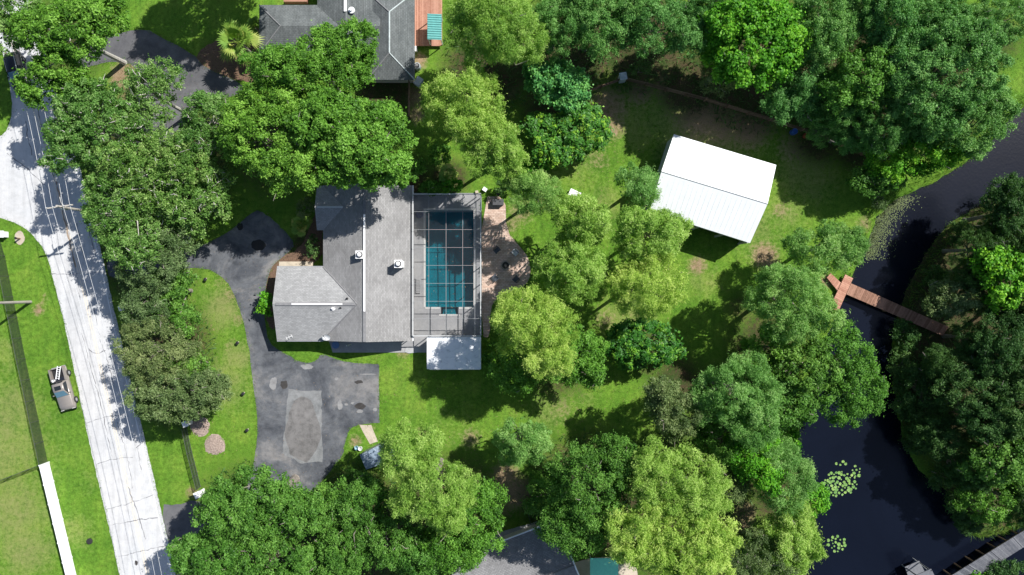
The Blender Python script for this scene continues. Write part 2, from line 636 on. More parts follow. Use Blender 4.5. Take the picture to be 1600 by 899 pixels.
def mat_bluemetal():
    m, nt, p = new_mat('streaked_blue_metal')
    f = noise(nt, 1.3, 6, 0.7, 1.0)
    c = ramp(nt, f, [(0.3, (0.13, 0.17, 0.23)), (0.55, (0.25, 0.32, 0.40)), (0.7, (0.62, 0.66, 0.70))])
    nt.links.new(c, p.inputs['Base Color'])
    p.inputs['Roughness'].default_value = 0.45
    return m


M_dirtywhite = mat_dirty_white()
M_bluemetal = mat_bluemetal()

LEAF = {
    'oak': mat_leaf('oak_leaves', ((0.046, 0.138, 0.012), (0.102, 0.255, 0.023), (0.208, 0.420, 0.060))),
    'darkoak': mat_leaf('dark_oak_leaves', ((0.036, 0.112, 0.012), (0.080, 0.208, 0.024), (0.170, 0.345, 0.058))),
    'olive': mat_leaf('olive_leaves', ((0.065, 0.115, 0.034), (0.130, 0.200, 0.060), (0.260, 0.335, 0.135))),
    'moss': mat_leaf('mossy_oak_leaves', ((0.052, 0.138, 0.020), (0.115, 0.250, 0.040), (0.260, 0.405, 0.120))),
    'cyp': mat_leaf('feathery_yellow_green_leaves', ((0.165, 0.310, 0.040), (0.290, 0.460, 0.075), (0.48, 0.62, 0.17)), 0.38),
    'cypg': mat_leaf('feathery_green_leaves', ((0.105, 0.245, 0.045), (0.205, 0.395, 0.085), (0.37, 0.55, 0.17)), 0.38),
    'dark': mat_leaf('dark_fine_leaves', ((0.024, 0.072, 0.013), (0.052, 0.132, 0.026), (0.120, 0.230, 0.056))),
    'wood': mat_leaf('blue_green_wood_leaves', ((0.045, 0.145, 0.022), (0.110, 0.285, 0.055), (0.250, 0.465, 0.130))),
    'bright': mat_leaf('bright_green_leaves', ((0.045, 0.185, 0.007), (0.105, 0.335, 0.014), (0.210, 0.460, 0.030))),
    'loq': mat_leaf('glossy_large_leaves', ((0.020, 0.085, 0.010), (0.052, 0.190, 0.018), (0.21, 0.42, 0.030)), 0.2, 0.5),
    'teal': mat_leaf('blue_green_leaves', ((0.035, 0.155, 0.036), (0.080, 0.290, 0.075), (0.17, 0.42, 0.10))),
    'palm': mat_leaf('palm_fronds', ((0.09, 0.21, 0.025), (0.20, 0.33, 0.05), (0.44, 0.44, 0.11)), 0.25),
    'grass': mat_leaf('grass_blades', ((0.060, 0.155, 0.018), (0.108, 0.222, 0.028), (0.20, 0.30, 0.055)), 0.2, 0.8),
    'pad': mat_leaf('lily_pad_leaf', ((0.15, 0.29, 0.08), (0.21, 0.37, 0.09), (0.30, 0.45, 0.14)), 0.1, 0.45),
}
#@@SETTING@@

# ================================================================== SETTING
def poly_arr(poly):
    return np.array([W2(*p) for p in poly])


def inside(P, poly):
    """P (n,2) world, poly (m,2) world"""
    x, y = P[:, 0], P[:, 1]
    r = np.zeros(len(P), bool)
    m = len(poly)
    for i in range(m):
        x0, y0 = poly[i]
        x1, y1 = poly[(i + 1) % m]
        if y0 == y1:
            continue
        c = ((y0 > y) != (y1 > y)) & (x < (x1 - x0) * (y - y0) / (y1 - y0) + x0)
        r ^= c
    return r


def dist_poly(P, poly):
    d = np.full(len(P), 1e9)
    m = len(poly)
    for i in range(m):
        a, b = np.array(poly[i]), np.array(poly[(i + 1) % m])
        ab = b - a
        t = np.clip(((P - a) @ ab) / (ab @ ab + 1e-9), 0, 1)
        q = a + t[:, None] * ab
        d = np.minimum(d, np.hypot(P[:, 0] - q[:, 0], P[:, 1] - q[:, 1]))
    return d


CANAL = chaikin([(1900, -40), (1700, 90), (1610, 160), (1575, 192), (1535, 235), (1480, 275), (1425, 300), (1388, 318), (1366, 352), (1352, 398),
                 (1333, 428), (1318, 470), (1298, 510), (1284, 570), (1262, 640), (1246, 690), (1243, 730), (1262, 765), (1284, 785), (1272, 830),
                 (1262, 870), (1258, 920), (1270, 1050), (1480, 1060), (1560, 960), (1640, 905), (1760, 830), (1760, 770), (1640, 812), (1560, 842), (1508, 838), (1490, 800),
                 (1486, 770), (1450, 750), (1420, 705), (1404, 640), (1396, 560), (1402, 500), (1428, 440), (1452, 392), (1480, 355), (1535, 318), (1600, 283), (1900, 130)], 2)
CANAL_W = np.array(wob([W2(*p) for p in CANAL], 0.22))
WATER_Z = -0.5


_C0, _C1 = CANAL_W.min(0) - 4, CANAL_W.max(0) + 4


def canal_sd(P):
    """signed distance to the canal edge (negative in the water); far points just get a large value"""
    P = np.asarray(P, float)
    sd = np.full(len(P), 50.0)
    m = (P[:, 0] > _C0[0]) & (P[:, 0] < _C1[0]) & (P[:, 1] > _C0[1]) & (P[:, 1] < _C1[1])
    if m.any():
        d = dist_poly(P[m], CANAL_W)
        sd[m] = np.where(inside(P[m], CANAL_W), -d, d)
    return sd


def ground_z(P):
    sd = canal_sd(P)
    t = np.clip((0.9 - sd) / 2.6, 0, 1)
    return -1.6 * t * t * (3 - 2 * t)


ROAD = [(293, 980), (275, 899), (268, 868), (250, 790), (225, 680), (205, 600), (182, 500), (160, 400), (140, 322), (122, 250), (105, 190), (88, 140), (68, 80), (48, 10), (20, -90), (-15, -220),
        (-110, -220), (-60, -90), (-28, -10), (-4, 50), (6, 90), (15, 130), (20, 172), (14, 200), (0, 215), (-30, 221), (-90, 225), (-400, 232),
        (-400, 330), (-90, 334), (-20, 337), (6, 342), (36, 354), (58, 374), (74, 400), (84, 440), (102, 510), (120, 598), (145, 718), (165, 800), (187, 899), (206, 980), (240, 1150), (330, 1150)]
DRIVE = [(165, 402), (200, 398), (250, 398), (297, 392), (338, 374), (370, 354), (397, 328), (416, 334), (440, 356), (463, 381), (447, 398), (428, 412), (419, 428), (414, 455), (413, 500),
         (420, 535), (437, 549), (452, 556), (465, 564), (483, 569), (496, 562), (502, 553), (522, 560), (543, 567), (587, 569), (591.5, 569), (592, 573), (593, 657), (593, 661), (589, 661.5), (561, 663), (546, 670), (539, 692), (536, 711),
         (520, 731), (505, 750), (470, 790), (380, 790), (390, 745), (400, 711), (403, 655), (396, 602), (391, 560), (388, 540), (380, 500), (367, 460), (353, 438), (333, 423), (309, 418), (287, 420), (230, 430), (171, 440)]
NDRIVE = [(120, 70), (185, 52), (227, 44), (255, 60), (300, 83), (322, 108), (382, 131), (376, 150), (305, 160), (275, 225), (228, 225), (205, 140), (228, 122), (195, 92), (110, 110)]
SDRIVE = [(250, 788), (275, 790), (305, 780), (340, 798), (345, 850), (290, 862), (267, 866)]
PATIO = [(752, 307), (790, 307), (791, 361), (812, 385), (826, 403), (830, 428), (822, 446), (800, 456), (776, 466), (766, 482), (766, 527), (752, 527)]
POOLDECK = [(643, 302), (751.6, 302), (751.6, 528), (643, 528)]

# ---- ground sheet
xs = np.concatenate([[-500, -220, -120, -90], np.arange(-76, 84.01, 0.7), [100, 130, 220, 500]])
ys = np.concatenate([[-500, -220, -120, -70], np.arange(-52, 50.01, 0.7), [70, 120, 220, 500]])
GX, GY = np.meshgrid(xs, ys)
GP = np.stack([GX.ravel(), GY.ravel()], 1)
GZ = ground_z(GP)
nx, ny = len(xs), len(ys)
idx = np.arange(nx * ny).reshape(ny, nx)
quads = np.stack([idx[:-1, :-1], idx[:-1, 1:], idx[1:, 1:], idx[1:, :-1]], -1).reshape(-1, 4)


def np_mesh(name, V, F, mat, attrs=None, face_attrs=None, smooth=False):
    me = bpy.data.meshes.new(name)
    k = F.shape[1]
    me.vertices.add(len(V))
    me.vertices.foreach_set('co', np.ascontiguousarray(V, np.float32).ravel())
    me.loops.add(F.size)
    me.loops.foreach_set('vertex_index', np.ascontiguousarray(F, np.int32).ravel())
    me.polygons.add(len(F))
    me.polygons.foreach_set('loop_start', np.arange(0, F.size, k, dtype=np.int32))
    if smooth:
        me.polygons.foreach_set('use_smooth', np.ones(len(F), bool))
    me.update(calc_edges=True)
    for n, a in (attrs or {}).items():
        at = me.attributes.new(n, 'FLOAT', 'POINT')
        at.data.foreach_set('value', np.ascontiguousarray(a, np.float32))
    for n, a in (face_attrs or {}).items():
        at = me.attributes.new(n, 'FLOAT', 'FACE')
        at.data.foreach_set('value', np.ascontiguousarray(a, np.float32))
    me.materials.append(mat)
    return me


def blobs(lst):
    a = np.zeros(len(GP))
    for px, py, r, k in lst:
        c = np.array(W2(px, py))
        d = np.hypot(GP[:, 0] - c[0], GP[:, 1] - c[1]) / (r / PPM)
        a = np.maximum(a, k * np.clip(1.3 - d, 0, 1))
    return a


DIRT = blobs([(950, 165, 45, .5), (1000, 145, 30, .5), (1100, 175, 60, .58), (1170, 195, 50, .58), (1240, 230, 40, .4), (1130, 200, 40, .5), (1050, 130, 40, .55), (1060, 110, 40, .5), (960, 200, 25, .5), (935, 250, 30, .3),
              (1090, 415, 20, .55), (1195, 400, 28, .6), (1000, 510, 40, .3), (945, 500, 30, .35), (660, 676, 12, .6), (735, 685, 25, .4), (790, 745, 30, .6), (810, 770, 35, .6), (780, 780, 40, .5),
              (195, 120, 30, .7), (205, 150, 25, .6), (60, 485, 12, .6), (70, 465, 10, .4), (25, 330, 12, .4), (1165, 800, 22, .7), (1160, 820, 20, .6), (645, 150, 25, .55), (655, 95, 18, .6), (650, 180, 20, .5),
              (1350, 350, 20, .4), (1290, 440, 15, .6), (1220, 330, 20, .4), (555, 690, 14, .5), (580, 668, 10, .4), (300, 770, 14, .5), (125, 640, 8, .4), (115, 560, 8, .4), (630, 548, 18, .45),
              (850, 300, 40, .35), (815, 330, 30, .4), (800, 350, 20, .4), (880, 640, 30, .3), (1140, 780, 30, .5), (810, 100, 40, .5), (790, 140, 30, .5), (360, 460, 20, .35), (345, 440, 20, .3), (372, 500, 14, .4), (358, 540, 16, .3)])
DRY = blobs([(1100, 190, 110, .34), (1260, 270, 70, .26), (1000, 200, 60, .22), (1150, 160, 70, .36), (1230, 330, 50, .2), (20, 800, 80, .3), (20, 640, 70, .26), (-40, 700, 150, .3), (40, 860, 60, .3), (10, 550, 40, .2), (140, 750, 30, .15), (900, 250, 60, .2), (960, 180, 50, .24), (950, 320, 50, .2), (1100, 440, 40, .2),
             (350, 480, 45, .32), (345, 600, 60, .26), (370, 560, 35, .3), (980, 500, 60, .24), (900, 620, 60, .15), (700, 660, 60, .12), (1180, 360, 60, .2), (330, 500, 40, .2), (120, 830, 40, .22), (860, 640, 50, .22)])
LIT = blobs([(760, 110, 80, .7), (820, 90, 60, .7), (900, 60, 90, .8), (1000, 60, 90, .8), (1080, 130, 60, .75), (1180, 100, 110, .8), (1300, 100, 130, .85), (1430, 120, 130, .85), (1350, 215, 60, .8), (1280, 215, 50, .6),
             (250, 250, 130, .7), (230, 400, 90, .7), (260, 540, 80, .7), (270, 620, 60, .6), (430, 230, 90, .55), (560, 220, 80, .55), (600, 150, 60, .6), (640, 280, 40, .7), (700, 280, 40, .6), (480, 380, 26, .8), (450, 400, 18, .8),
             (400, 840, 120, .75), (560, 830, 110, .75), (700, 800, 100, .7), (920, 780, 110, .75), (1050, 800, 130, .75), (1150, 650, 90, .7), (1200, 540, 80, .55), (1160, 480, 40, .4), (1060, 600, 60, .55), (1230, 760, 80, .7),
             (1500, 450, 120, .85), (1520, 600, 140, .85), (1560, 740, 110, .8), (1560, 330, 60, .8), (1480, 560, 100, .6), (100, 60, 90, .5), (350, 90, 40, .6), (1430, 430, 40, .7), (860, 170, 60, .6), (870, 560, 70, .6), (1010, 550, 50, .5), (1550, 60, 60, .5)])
POOL = (W(665, 0).x, W(740, 0).x, W(0, 480).y, W(0, 329).y)      # x0 x1 y0 y1
qc = GP[quads]
hit = (qc[:, :, 0].max(1) > POOL[0] - .05) & (qc[:, :, 0].min(1) < POOL[1] + .05) & (qc[:, :, 1].max(1) > POOL[2] - 1.0) & (qc[:, :, 1].min(1) < POOL[3] + .05)
quads = quads[~hit]
gme = np_mesh('ground', np.stack([GP[:, 0], GP[:, 1], GZ], 1), quads, M_ground, {'dirt': DIRT, 'dry': DRY, 'litter': LIT}, smooth=True)
ground = bpy.data.objects.new('ground', gme)
COL.objects.link(ground)
tag(ground, kind='structure')


def sheet(name, poly_px, mat, z, it=2, rough=0.05, th=0.06, parent=None, raw=False):
    poly = [W2(*p) for p in (chaikin(poly_px, it) if it else poly_px)]
    if rough:
        poly = wob(poly, rough)
    o = MB().prism(poly, z - th, z).build(name, mat, parent)
    if parent is None:
        tag(o, kind='structure')
    return o


road = sheet('road', ROAD, M_road, 0.016, 1, 0.05)
drive = sheet('driveway', DRIVE, M_drive, 0.012, 1, 0.05)
ndrive = sheet('neighbour_driveway', NDRIVE, M_drive_dark, 0.012, 1, 0.05)
sdrive = sheet('south_driveway', SDRIVE, M_drive_dark, 0.012, 1, 0.05)
patio = sheet('patio', PATIO, M_pav, 0.05, 1, 0.0)
walk = sheet('side_walkway', [(436, 409), (489, 409), (489, 419), (436, 419)], M_beige, 0.03, 0, 0.01)
porch = sheet('porch_slab', [(510, 520), (668, 520), (668, 551), (520, 551)], M_deck, 0.05, 0, 0.0)
step_slab = sheet('concrete_step', [(634, 542), (657, 540), (660, 550), (632, 553)], M_conc, 0.10, 1, 0.01, 0.1)
mulch = sheet('mulch_bed', [(428, 398), (470, 392), (492, 330), (505, 330), (505, 416), (432, 416), (436, 470), (430, 520), (414, 500), (416, 440)], M_mulch, 0.008, 1, 0.12)
mulch2 = sheet('neighbour_mulch_bed', [(300, 90), (340, 60), (404, 45), (412, 130), (350, 125), (322, 108)], M_mulch, 0.008, 1, 0.12)
spath = sheet('south_path', [(760, 838), (870, 806), (874, 818), (770, 850)], M_conc, 0.02, 0, 0.03)
sterrace = sheet('south_terrace', [(876, 884), (925, 872), (990, 868), (1010, 960), (880, 960)], M_beige, 0.02, 0, 0.03)
stepping = sheet('plank_path', [(561, 664), (580, 664), (590, 690), (578, 694)], M_beige, 0.025, 0, 0.04)
patch = sheet('concrete_patch', [(451, 609), (502, 611), (504, 721), (470, 724), (441, 709)], M_patch, 0.018, 0, 0.10, 0.04, drive)
ell = [(474 + 27 * math.cos(a) * (1 + .08 * math.sin(3 * a)), 672 + 50 * math.sin(a)) for a in np.linspace(0, 2 * math.pi, 28)[:-1]]
sheet('worn_patch', ell, M_conc_brown, 0.022, 0, 0.2, 0.04, drive)


def blot(px, py, rx, ry, mat, z, parent, name='tar_patch'):
    pts = [(px + rx * math.cos(a) * random.uniform(.75, 1.2), py + ry * math.sin(a) * random.uniform(.75, 1.2)) for a in np.linspace(0, 2 * math.pi, 14)[:-1]]
    return sheet(name, pts, mat, z, 1, 0.03, 0.03, parent)


M_stain = mat_asphalt('oil_stain', [(0.3, (0.03, 0.028, 0.028)), (0.7, (0.07, 0.065, 0.062))], 0.8, 0.3)
M_pale_stain = mat_asphalt('pale_scuff', [(0.3, (0.20, 0.20, 0.205)), (0.7, (0.28, 0.28, 0.28))], 0.8, 0.3)
blot(404, 383, 11, 10, M_tar, 0.018, drive)
blot(375, 354, 5, 6, M_tar, 0.018, drive)
blot(444, 601, 6, 7, M_stain, 0.020, drive, 'oil_stain')
blot(563, 635, 9, 5, M_stain, 0.018, drive, 'oil_stain')
blot(561, 597, 7, 3, M_stain, 0.018, drive, 'oil_stain')
for x, y, a, b in ((531, 633, 4, 8), (526, 592, 3, 2.5), (562, 643, 5, 3), (541, 632, 3, 2), (586, 640, 4, 3), (551, 630, 2.5, 2), (575, 585, 12, 1.2), (480, 573, 10, 4), (455, 640, 3, 4), (427, 600, 6, 12)):
    blot(x, y, a, b, M_pale_stain, 0.0165, drive, 'scuff_mark')


# ---- road paint and cracks
def strip(pts_px, w, z, mat, name, parent, jit=0.0, it=2, wv=0.0):
    p = [Vector((*W2(*q), 0)) for q in chaikin(pts_px, it, False)]
    if jit:
        q = []
        for a, b in zip(p[:-1], p[1:]):
            m = max(1, int((b - a).length / 0.35))
            for k in range(m):
                c = a.lerp(b, k / m)
                q.append(c + Vector((random.uniform(-jit, jit), random.uniform(-jit, jit), 0)))
        q.append(p[-1])
        p = q
    vs, fs = [], []
    for i, c in enumerate(p):
        d = (p[min(i + 1, len(p) - 1)] - p[max(i - 1, 0)]).normalized()
        n = Vector((-d.y, d.x, 0))
        ww = w * (1 + random.uniform(-wv, wv)) / 2
        vs += [c + n * ww + Vector((0, 0, z)), c - n * ww + Vector((0, 0, z))]
    for i in range(len(p) - 1):
        fs.append((2 * i, 2 * i + 1, 2 * i + 3, 2 * i + 2))
    return MB().add(vs, fs).build(name, mat, parent)


def road_line(off, y0, y1, step=40):
    """points along the road between its edges; off 0 = left edge, 1 = right edge"""
    L = [(66, 385), (80, 415), (88, 450), (103, 515), (120, 600), (145, 718), (165, 800), (187, 899), (206, 980)]
    Rr = [(156, 385), (164, 415), (171, 450), (185, 515), (205, 600), (234, 718), (252, 800), (275, 899), (293, 980)]
    ys_ = [p[1] for p in L]
    out = []
    y = y0
    while y <= y1:
        a = np.interp(y, ys_, [p[0] for p in L])
        b = np.interp(y, ys_, [p[0] for p in Rr])
        if y < 385:
            b = np.interp(y, [-90, 10, 80, 140, 190, 250, 322, 385], [20, 48, 68, 88, 105, 122, 140, 156])
            a = b - 90
        out.append((a + (b - a) * off, y))
        y += step
    return out


for o_ in (0.485, 0.525):
    strip(road_line(o_, -80, 960), 0.10, 0.0205, M_yellow, 'centre_line', road, 0, 2, 0.3)
strip(road_line(0.925, -80, 960), 0.11, 0.0205, M_whiteline, 'edge_line', road, 0, 2, 0.2)
CRACKS = [[(133, 662), (160, 653), (197, 647)], [(153, 724), (177, 717), (208, 715)], [(167, 795), (193, 790), (240, 773)], [(177, 820), (213, 813), (247, 809)], [(185, 869), (217, 863), (260, 852)],
          [(148, 600), (160, 637), (167, 677), (175, 713)], [(183, 660), (192, 687), (200, 717), (207, 763)], [(200, 760), (217, 807), (228, 843)], [(147, 483), (157, 533), (167, 560), (178, 600)],
          [(80, 428), (120, 428), (163, 425)], [(120, 350), (126, 380), (133, 408)], [(134, 335), (140, 365), (150, 400)], [(138, 545), (150, 555), (165, 548)], [(40, 190), (44, 215), (50, 243)],
          [(97, 300), (103, 340), (112, 385), (118, 420), (126, 470)], [(60, 170), (70, 230), (88, 290)], [(12, 240), (45, 265), (80, 300)], [(128, 520), (140, 570), (150, 600)], [(215, 700), (221, 735)], [(225, 690), (213, 700)]]
for c in CRACKS:
    strip(c, random.uniform(0.04, 0.085), 0.023, M_crack, 'crack', road, 0.09, 1, 0.8)
M_rust = plain('rusty_seam', (0.30, 0.23, 0.17), 0.9)
strip([(88, 285), (98, 330), (110, 380), (118, 418)], 0.16, 0.0215, M_rust, 'crack', road, 0.08, 1, 0.6)
blot(134, 338, 2.5, 5, M_stain, 0.024, road, 'tar_patch')
blot(213, 880, 2.5, 4, M_stain, 0.024, road, 'tar_patch')

# ---- water
wp = [W2(*p) for p in [(1180, -80), (1950, -160), (1950, 1120), (1180, 1120)]]
water = MB().prism(wp, WATER_Z - 0.02, WATER_Z).build('canal_water', M_water)
tag(water, kind='structure')
#@@OBJECTS@@

# ================================================================== MAIN HOUSE
def window_on(parent, x, y, z, w, h, ax, out):
    """window on a wall; ax 'x' wall runs along x; out = +-1 outward direction"""
    d = 0.05 * out
    if ax == 'x':
        win = MB().box((x, y + d, z), (w, 0.06, h)).build('window', M_white, parent)
        MB().box((x, y + d * 1.9, z), (w - .16, 0.03, h - .16)).build('pane', M_glass, win)
    else:
        win = MB().box((x + d, y, z), (0.06, w, h)).build('window', M_white, parent)
        MB().box((x + d * 1.9, y, z), (0.03, w - .16, h - .16)).build('pane', M_glass, win)
    return win


def gable_roof(parent, x0, x1, y0, y1, ze, slope, axis, mat, th=0.14, name='roof', hip0=False, hip1=False):
    """two pitched slabs (+ hips); axis = ridge direction"""
    mb = MB()
    if axis == 'y':
        xm = (x0 + x1) / 2
        zr = ze + (x1 - x0) / 2 * slope
        h = (x1 - x0) / 2
        a = Vector((xm, y0 + (h if hip0 else 0), zr))
        b = Vector((xm, y1 - (h if hip1 else 0), zr))
        mb.slab([(x0, y0, ze), a, b, (x0, y1, ze)], th)
        mb.slab([(x1, y0, ze), (x1, y1, ze), b, a], th)
        if hip0:
            mb.slab([(x0, y0, ze), (x1, y0, ze), a], th)
        if hip1:
            mb.slab([(x1, y1, ze), (x0, y1, ze), b], th)
    else:
        ym = (y0 + y1) / 2
        zr = ze + (y1 - y0) / 2 * slope
        h = (y1 - y0) / 2
        a = Vector((x0 + (h if hip0 else 0), ym, zr))
        b = Vector((x1 - (h if hip1 else 0), ym, zr))
        mb.slab([(x0, y0, ze), (x1, y0, ze), b, a], th)
        mb.slab([(x0, y1, ze), a, b, (x1, y1, ze)], th)
        if hip0:
            mb.slab([(x0, y0, ze), a, (x0, y1, ze)], th)
        if hip1:
            mb.slab([(x1, y0, ze), (x1, y1, ze), b], th)
    return mb.build(name, mat, parent), a, b


def gable_wall(x0, x1, y0, y1, ze, slope, axis, inset=0.45):
    mb = MB()
    x0, x1, y0, y1 = x0 + inset, x1 - inset, y0 + inset, y1 - inset
    zt = ze - 0.2 + inset * slope
    mb.box(((x0 + x1) / 2, (y0 + y1) / 2, zt / 2 - .1), (x1 - x0, y1 - y0, zt + .2))
    if axis == 'y':
        h = (x1 - x0) / 2 * slope
        p = [(x0, zt), (x1, zt), ((x0 + x1) / 2, zt + h)]
        vs = [(q[0], y0, q[1]) for q in p] + [(q[0], y1, q[1]) for q in p]
    else:
        h = (y1 - y0) / 2 * slope
        p = [(y0, zt), (y1, zt), ((y0 + y1) / 2, zt + h)]
        vs = [(x0, q[0], q[1]) for q in p] + [(x1, q[0], q[1]) for q in p]
    mb.add(vs, [(0, 1, 2), (5, 4, 3), (0, 2, 5, 3), (1, 4, 5, 2)])
    return mb


house = thing('house', 'long house with pale grey shingle roof beside the screened pool', 'house', (-18, 1, 0))
SL = 0.36
ZE = 2.65
mx0, mx1, my0, my1 = -22.90, -12.05, -6.48, 12.38
wx0, wy0, wy1 = -28.49, -6.45, 2.52
nx0, nyy0, nyy1 = -23.65, 6.95, 12.34
gable_wall(mx0, mx1, my0, my1, ZE, SL, 'y').build('wall', M_stucco, house)
gable_wall(wx0, -21.0, wy0, wy1, ZE, SL, 'x').build('wall', M_stucco, house)
gable_wall(nx0, -21.5, nyy0, nyy1, ZE, SL, 'x').build('wall', M_stucco, house)
roof, ra, rb = gable_roof(house, mx0, mx1, my0, my1, ZE, SL, 'y', M_shA)
ym = (wy0 + wy1) / 2
zr = ZE + (wy1 - wy0) / 2 * SL
xa = mx0 + (zr - ZE) / SL
mb = MB()
mb.slab([(wx0, wy0, ZE), (mx0, wy0, ZE), (xa, ym, zr), (wx0, ym, zr)], .14)
mb.slab([(wx0, wy1, ZE), (wx0, ym, zr), (xa, ym, zr), (mx0, wy1, ZE)], .14)
wroof = mb.build('roof', M_shB, house)
yn = (nyy0 + nyy1) / 2
zn = ZE + (nyy1 - nyy0) / 2 * SL
xn = mx0 + (zn - ZE) / SL
mb = MB()
mb.slab([(nx0, nyy0, ZE), (mx0, nyy0, ZE), (xn, yn, zn), (nx0, yn, zn)], .14)
mb.slab([(nx0, nyy1, ZE), (nx0, yn, zn), (xn, yn, zn), (mx0, nyy1, ZE)], .14)
nroof = mb.build('roof', M_shB, house)
M_ridge = plain('grey_ridge_cap', (0.20, 0.20, 0.205), 0.9)
xm = (mx0 + mx1) / 2
zm = ra.z
MB().box((xm, (my0 + my1) / 2, zm + .02), (.34, my1 - my0 - .1, .06)).build('ridge_cap', M_ridge, roof)
yv1, yv0 = W(0, 335, zm).y, W(0, 487, zm).y
MB().box((xm, (yv0 + yv1) / 2, zm + .08), (.22, yv1 - yv0, .10)).build('ridge_vent', M_white, roof)
MB().box(((wx0 + xa) / 2 + .1, ym, zr + .02), (xa - wx0 - .6, .34, .06)).build('ridge_cap', M_ridge, wroof)
a_, b_ = W(456, 0, zr).x, W(535, 0, zr).x
MB().box(((a_ + b_) / 2, ym, zr + .08), (b_ - a_, .22, .10)).build('ridge_vent', M_white, wroof)
MB().box(((nx0 + xn) / 2 + .1, yn, zn + .05), (xn - nx0 - .3, .22, .10)).build('ridge_vent', M_alu, nroof)
# valleys
for y_ in (wy0 + .1, wy1):
    MB().tube([(mx0, y_, ZE + .02), (xa, ym, zr + .02)], .09, 5).build('valley_flashing', M_ridge, wroof)
# fascia and gutters
MB().box((mx1 + .05, (my0 + my1) / 2, ZE - .05), (.12, my1 - my0, .16)).build('gutter', M_white, house)
MB().box(((wx0 + mx0) / 2, wy1 + .05, ZE - .06), (mx0 - wx0, .08, .14)).build('gutter', M_alu_dark, house)
MB().box(((wx0 + mx0) / 2, wy0 - .05, ZE - .06), (mx0 - wx0, .08, .14)).build('gutter', M_alu_dark, house)
for x_ in (-26.6, -24.2):
    window_on(house, x_, wy0 + .45, 1.4, 1.3, 1.1, 'x', -1)
window_on(house, -20.5, my0 + .45, 1.4, 1.6, 1.1, 'x', -1)
window_on(house, -25.5, wy1 - .45, 1.4, 1.5, 1.1, 'x', 1)
window_on(house, wx0 + .45, -1.9, 1.4, 1.8, 1.2, 'y', -1)
for y_ in (9, 5, 0.5, -3.5):
    window_on(house, mx1 - .45, y_, 1.25, 2.2, 1.9, 'y', 1)
dr = MB().box((-16.5, my0 + .40, 1.05), (1.0, .08, 2.1)).build('door', M_white, house)
MB().box((-16.15, my0 + .33, 1.0), (.05, .08, .12)).build('handle', M_alu_dark, dr)
MB().tube([(-20.1, my0 - .6, 0), (-20.1, my0 - .6, 2.5)], .06, 8).build('porch_post', M_white, house)


def roof_z(x):
    return ZE + (x - mx0 if x < xm else mx1 - x) * SL


def chimney(px, py, lab):
    c = W(px, py, 5.2)
    zb = roof_z(c.x) - .3
    t = thing('chimney', lab, 'chimney', (c.x, c.y, zb), 'white box chimneys on the pale shingle roof')
    MB().box((c.x, c.y, (zb + 5.05) / 2), (.80, .80, 5.05 - zb)).build('stack', M_white, t)
    MB().box((c.x, c.y, 5.09), (.94, .94, .08)).build('top_plate', M_white, t)
    MB().lathe((c.x, c.y, 5.13), [(.37, 0), (.37, .10)], 16).build('flue', M_dark, t)
    MB().lathe((c.x, c.y, 5.38), [(.02, .16), (.22, .08), (.27, 0), (.27, -.03), (.02, -.02)][::-1], 16).build('cap', M_vinyl, t)


chimney(561.5, 398, 'white square chimney just left of the long white ridge vent')
chimney(622, 412.5, 'white square chimney between the long ridge vent and the pool')


def roof_at(px, py, zguess):
    return W(px, py, zguess)


def small_vent(px, py, z0, mat, lab, r=.10, h=.4):
    c = W(px, py, z0 + h)
    t = thing('roof_vent', lab, 'vent', (c.x, c.y, z0))
    MB().lathe((c.x, c.y, z0 - .1), [(r, 0), (r, h)], 10).build('pipe', mat, t)
    MB().lathe((c.x, c.y, z0 - .1), [(r * 2.2, 0), (r * 2.2, .13), (r * 1.05, .16)], 10).build('flashing', mat, t)


small_vent(519, 482, 4.05, M_white, 'short white vent pipe below the wing ridge vent', .13)
small_vent(541, 467, 4.1, M_dark, 'thin dark vent pipe right of the wing ridge vent, upper one', .07)
small_vent(531, 481, 4.05, M_dark, 'thin dark vent pipe below the right end of the wing ridge vent', .07)
small_vent(556, 525, 3.9, M_dark, 'thin dark vent pipe near the bottom eave of the main roof', .07)
# satellite dish
c = W(509, 527, 3.4)
t = thing('satellite_dish', 'white oval satellite dish at the bottom eave of the roof', 'satellite dish', (c.x, c.y, 2.7))
MB().tube([(c.x - .15, c.y + .2, 2.8), (c.x - .1, c.y + .1, 3.1), (c.x, c.y, 3.25)], .035, 6).build('mast', M_alu, t)
dm = MB()
dv, df = [], []
tilt = Matrix.Rotation(R(35), 3, 'X')
for i, r_ in enumerate((0.01, .2, .36, .46)):
    for k in range(16):
        a = 2 * math.pi * k / 16
        q = tilt @ Vector((r_ * math.cos(a) * 1.15, r_ * math.sin(a), r_ * r_ * .5))
        dv.append((c.x + q.x, c.y + q.y, 3.25 + q.z))
for i in range(3):
    for k in range(16):
        df.append((i * 16 + k, i * 16 + (k + 1) % 16, (i + 1) * 16 + (k + 1) % 16, (i + 1) * 16 + k))
MB().add(dv, df).build('dish', M_white, t, True)
MB().tube([(c.x, c.y - .3, 3.2), (c.x - .2, c.y + .15, 3.75)], .02, 5).build('arm', M_alu_dark, t)
MB().box((c.x - .2, c.y + .15, 3.76), (.14, .14, .12)).build('receiver', M_dark, t)
# light mast by wing corner
c = W(457, 526, 2.9)
t = thing('antenna_mast', 'thin white antenna mast on the bottom left roof edge', 'antenna', (c.x, c.y, 2.7))
MB().tube([(c.x, c.y, 2.6), (c.x, c.y, 4.2)], .03, 6).build('mast', M_alu, t)
MB().tube([(c.x - .35, c.y - .15, 4.15), (c.x + .35, c.y + .2, 4.15)], .025, 5).build('boom', M_white, t)
for k in (-.3, 0, .3):
    MB().tube([(c.x + k - .1, c.y + k * .5 + .2, 4.17), (c.x + k + .1, c.y + k * .5 - .2, 4.17)], .018, 4).build('element', M_white, t)
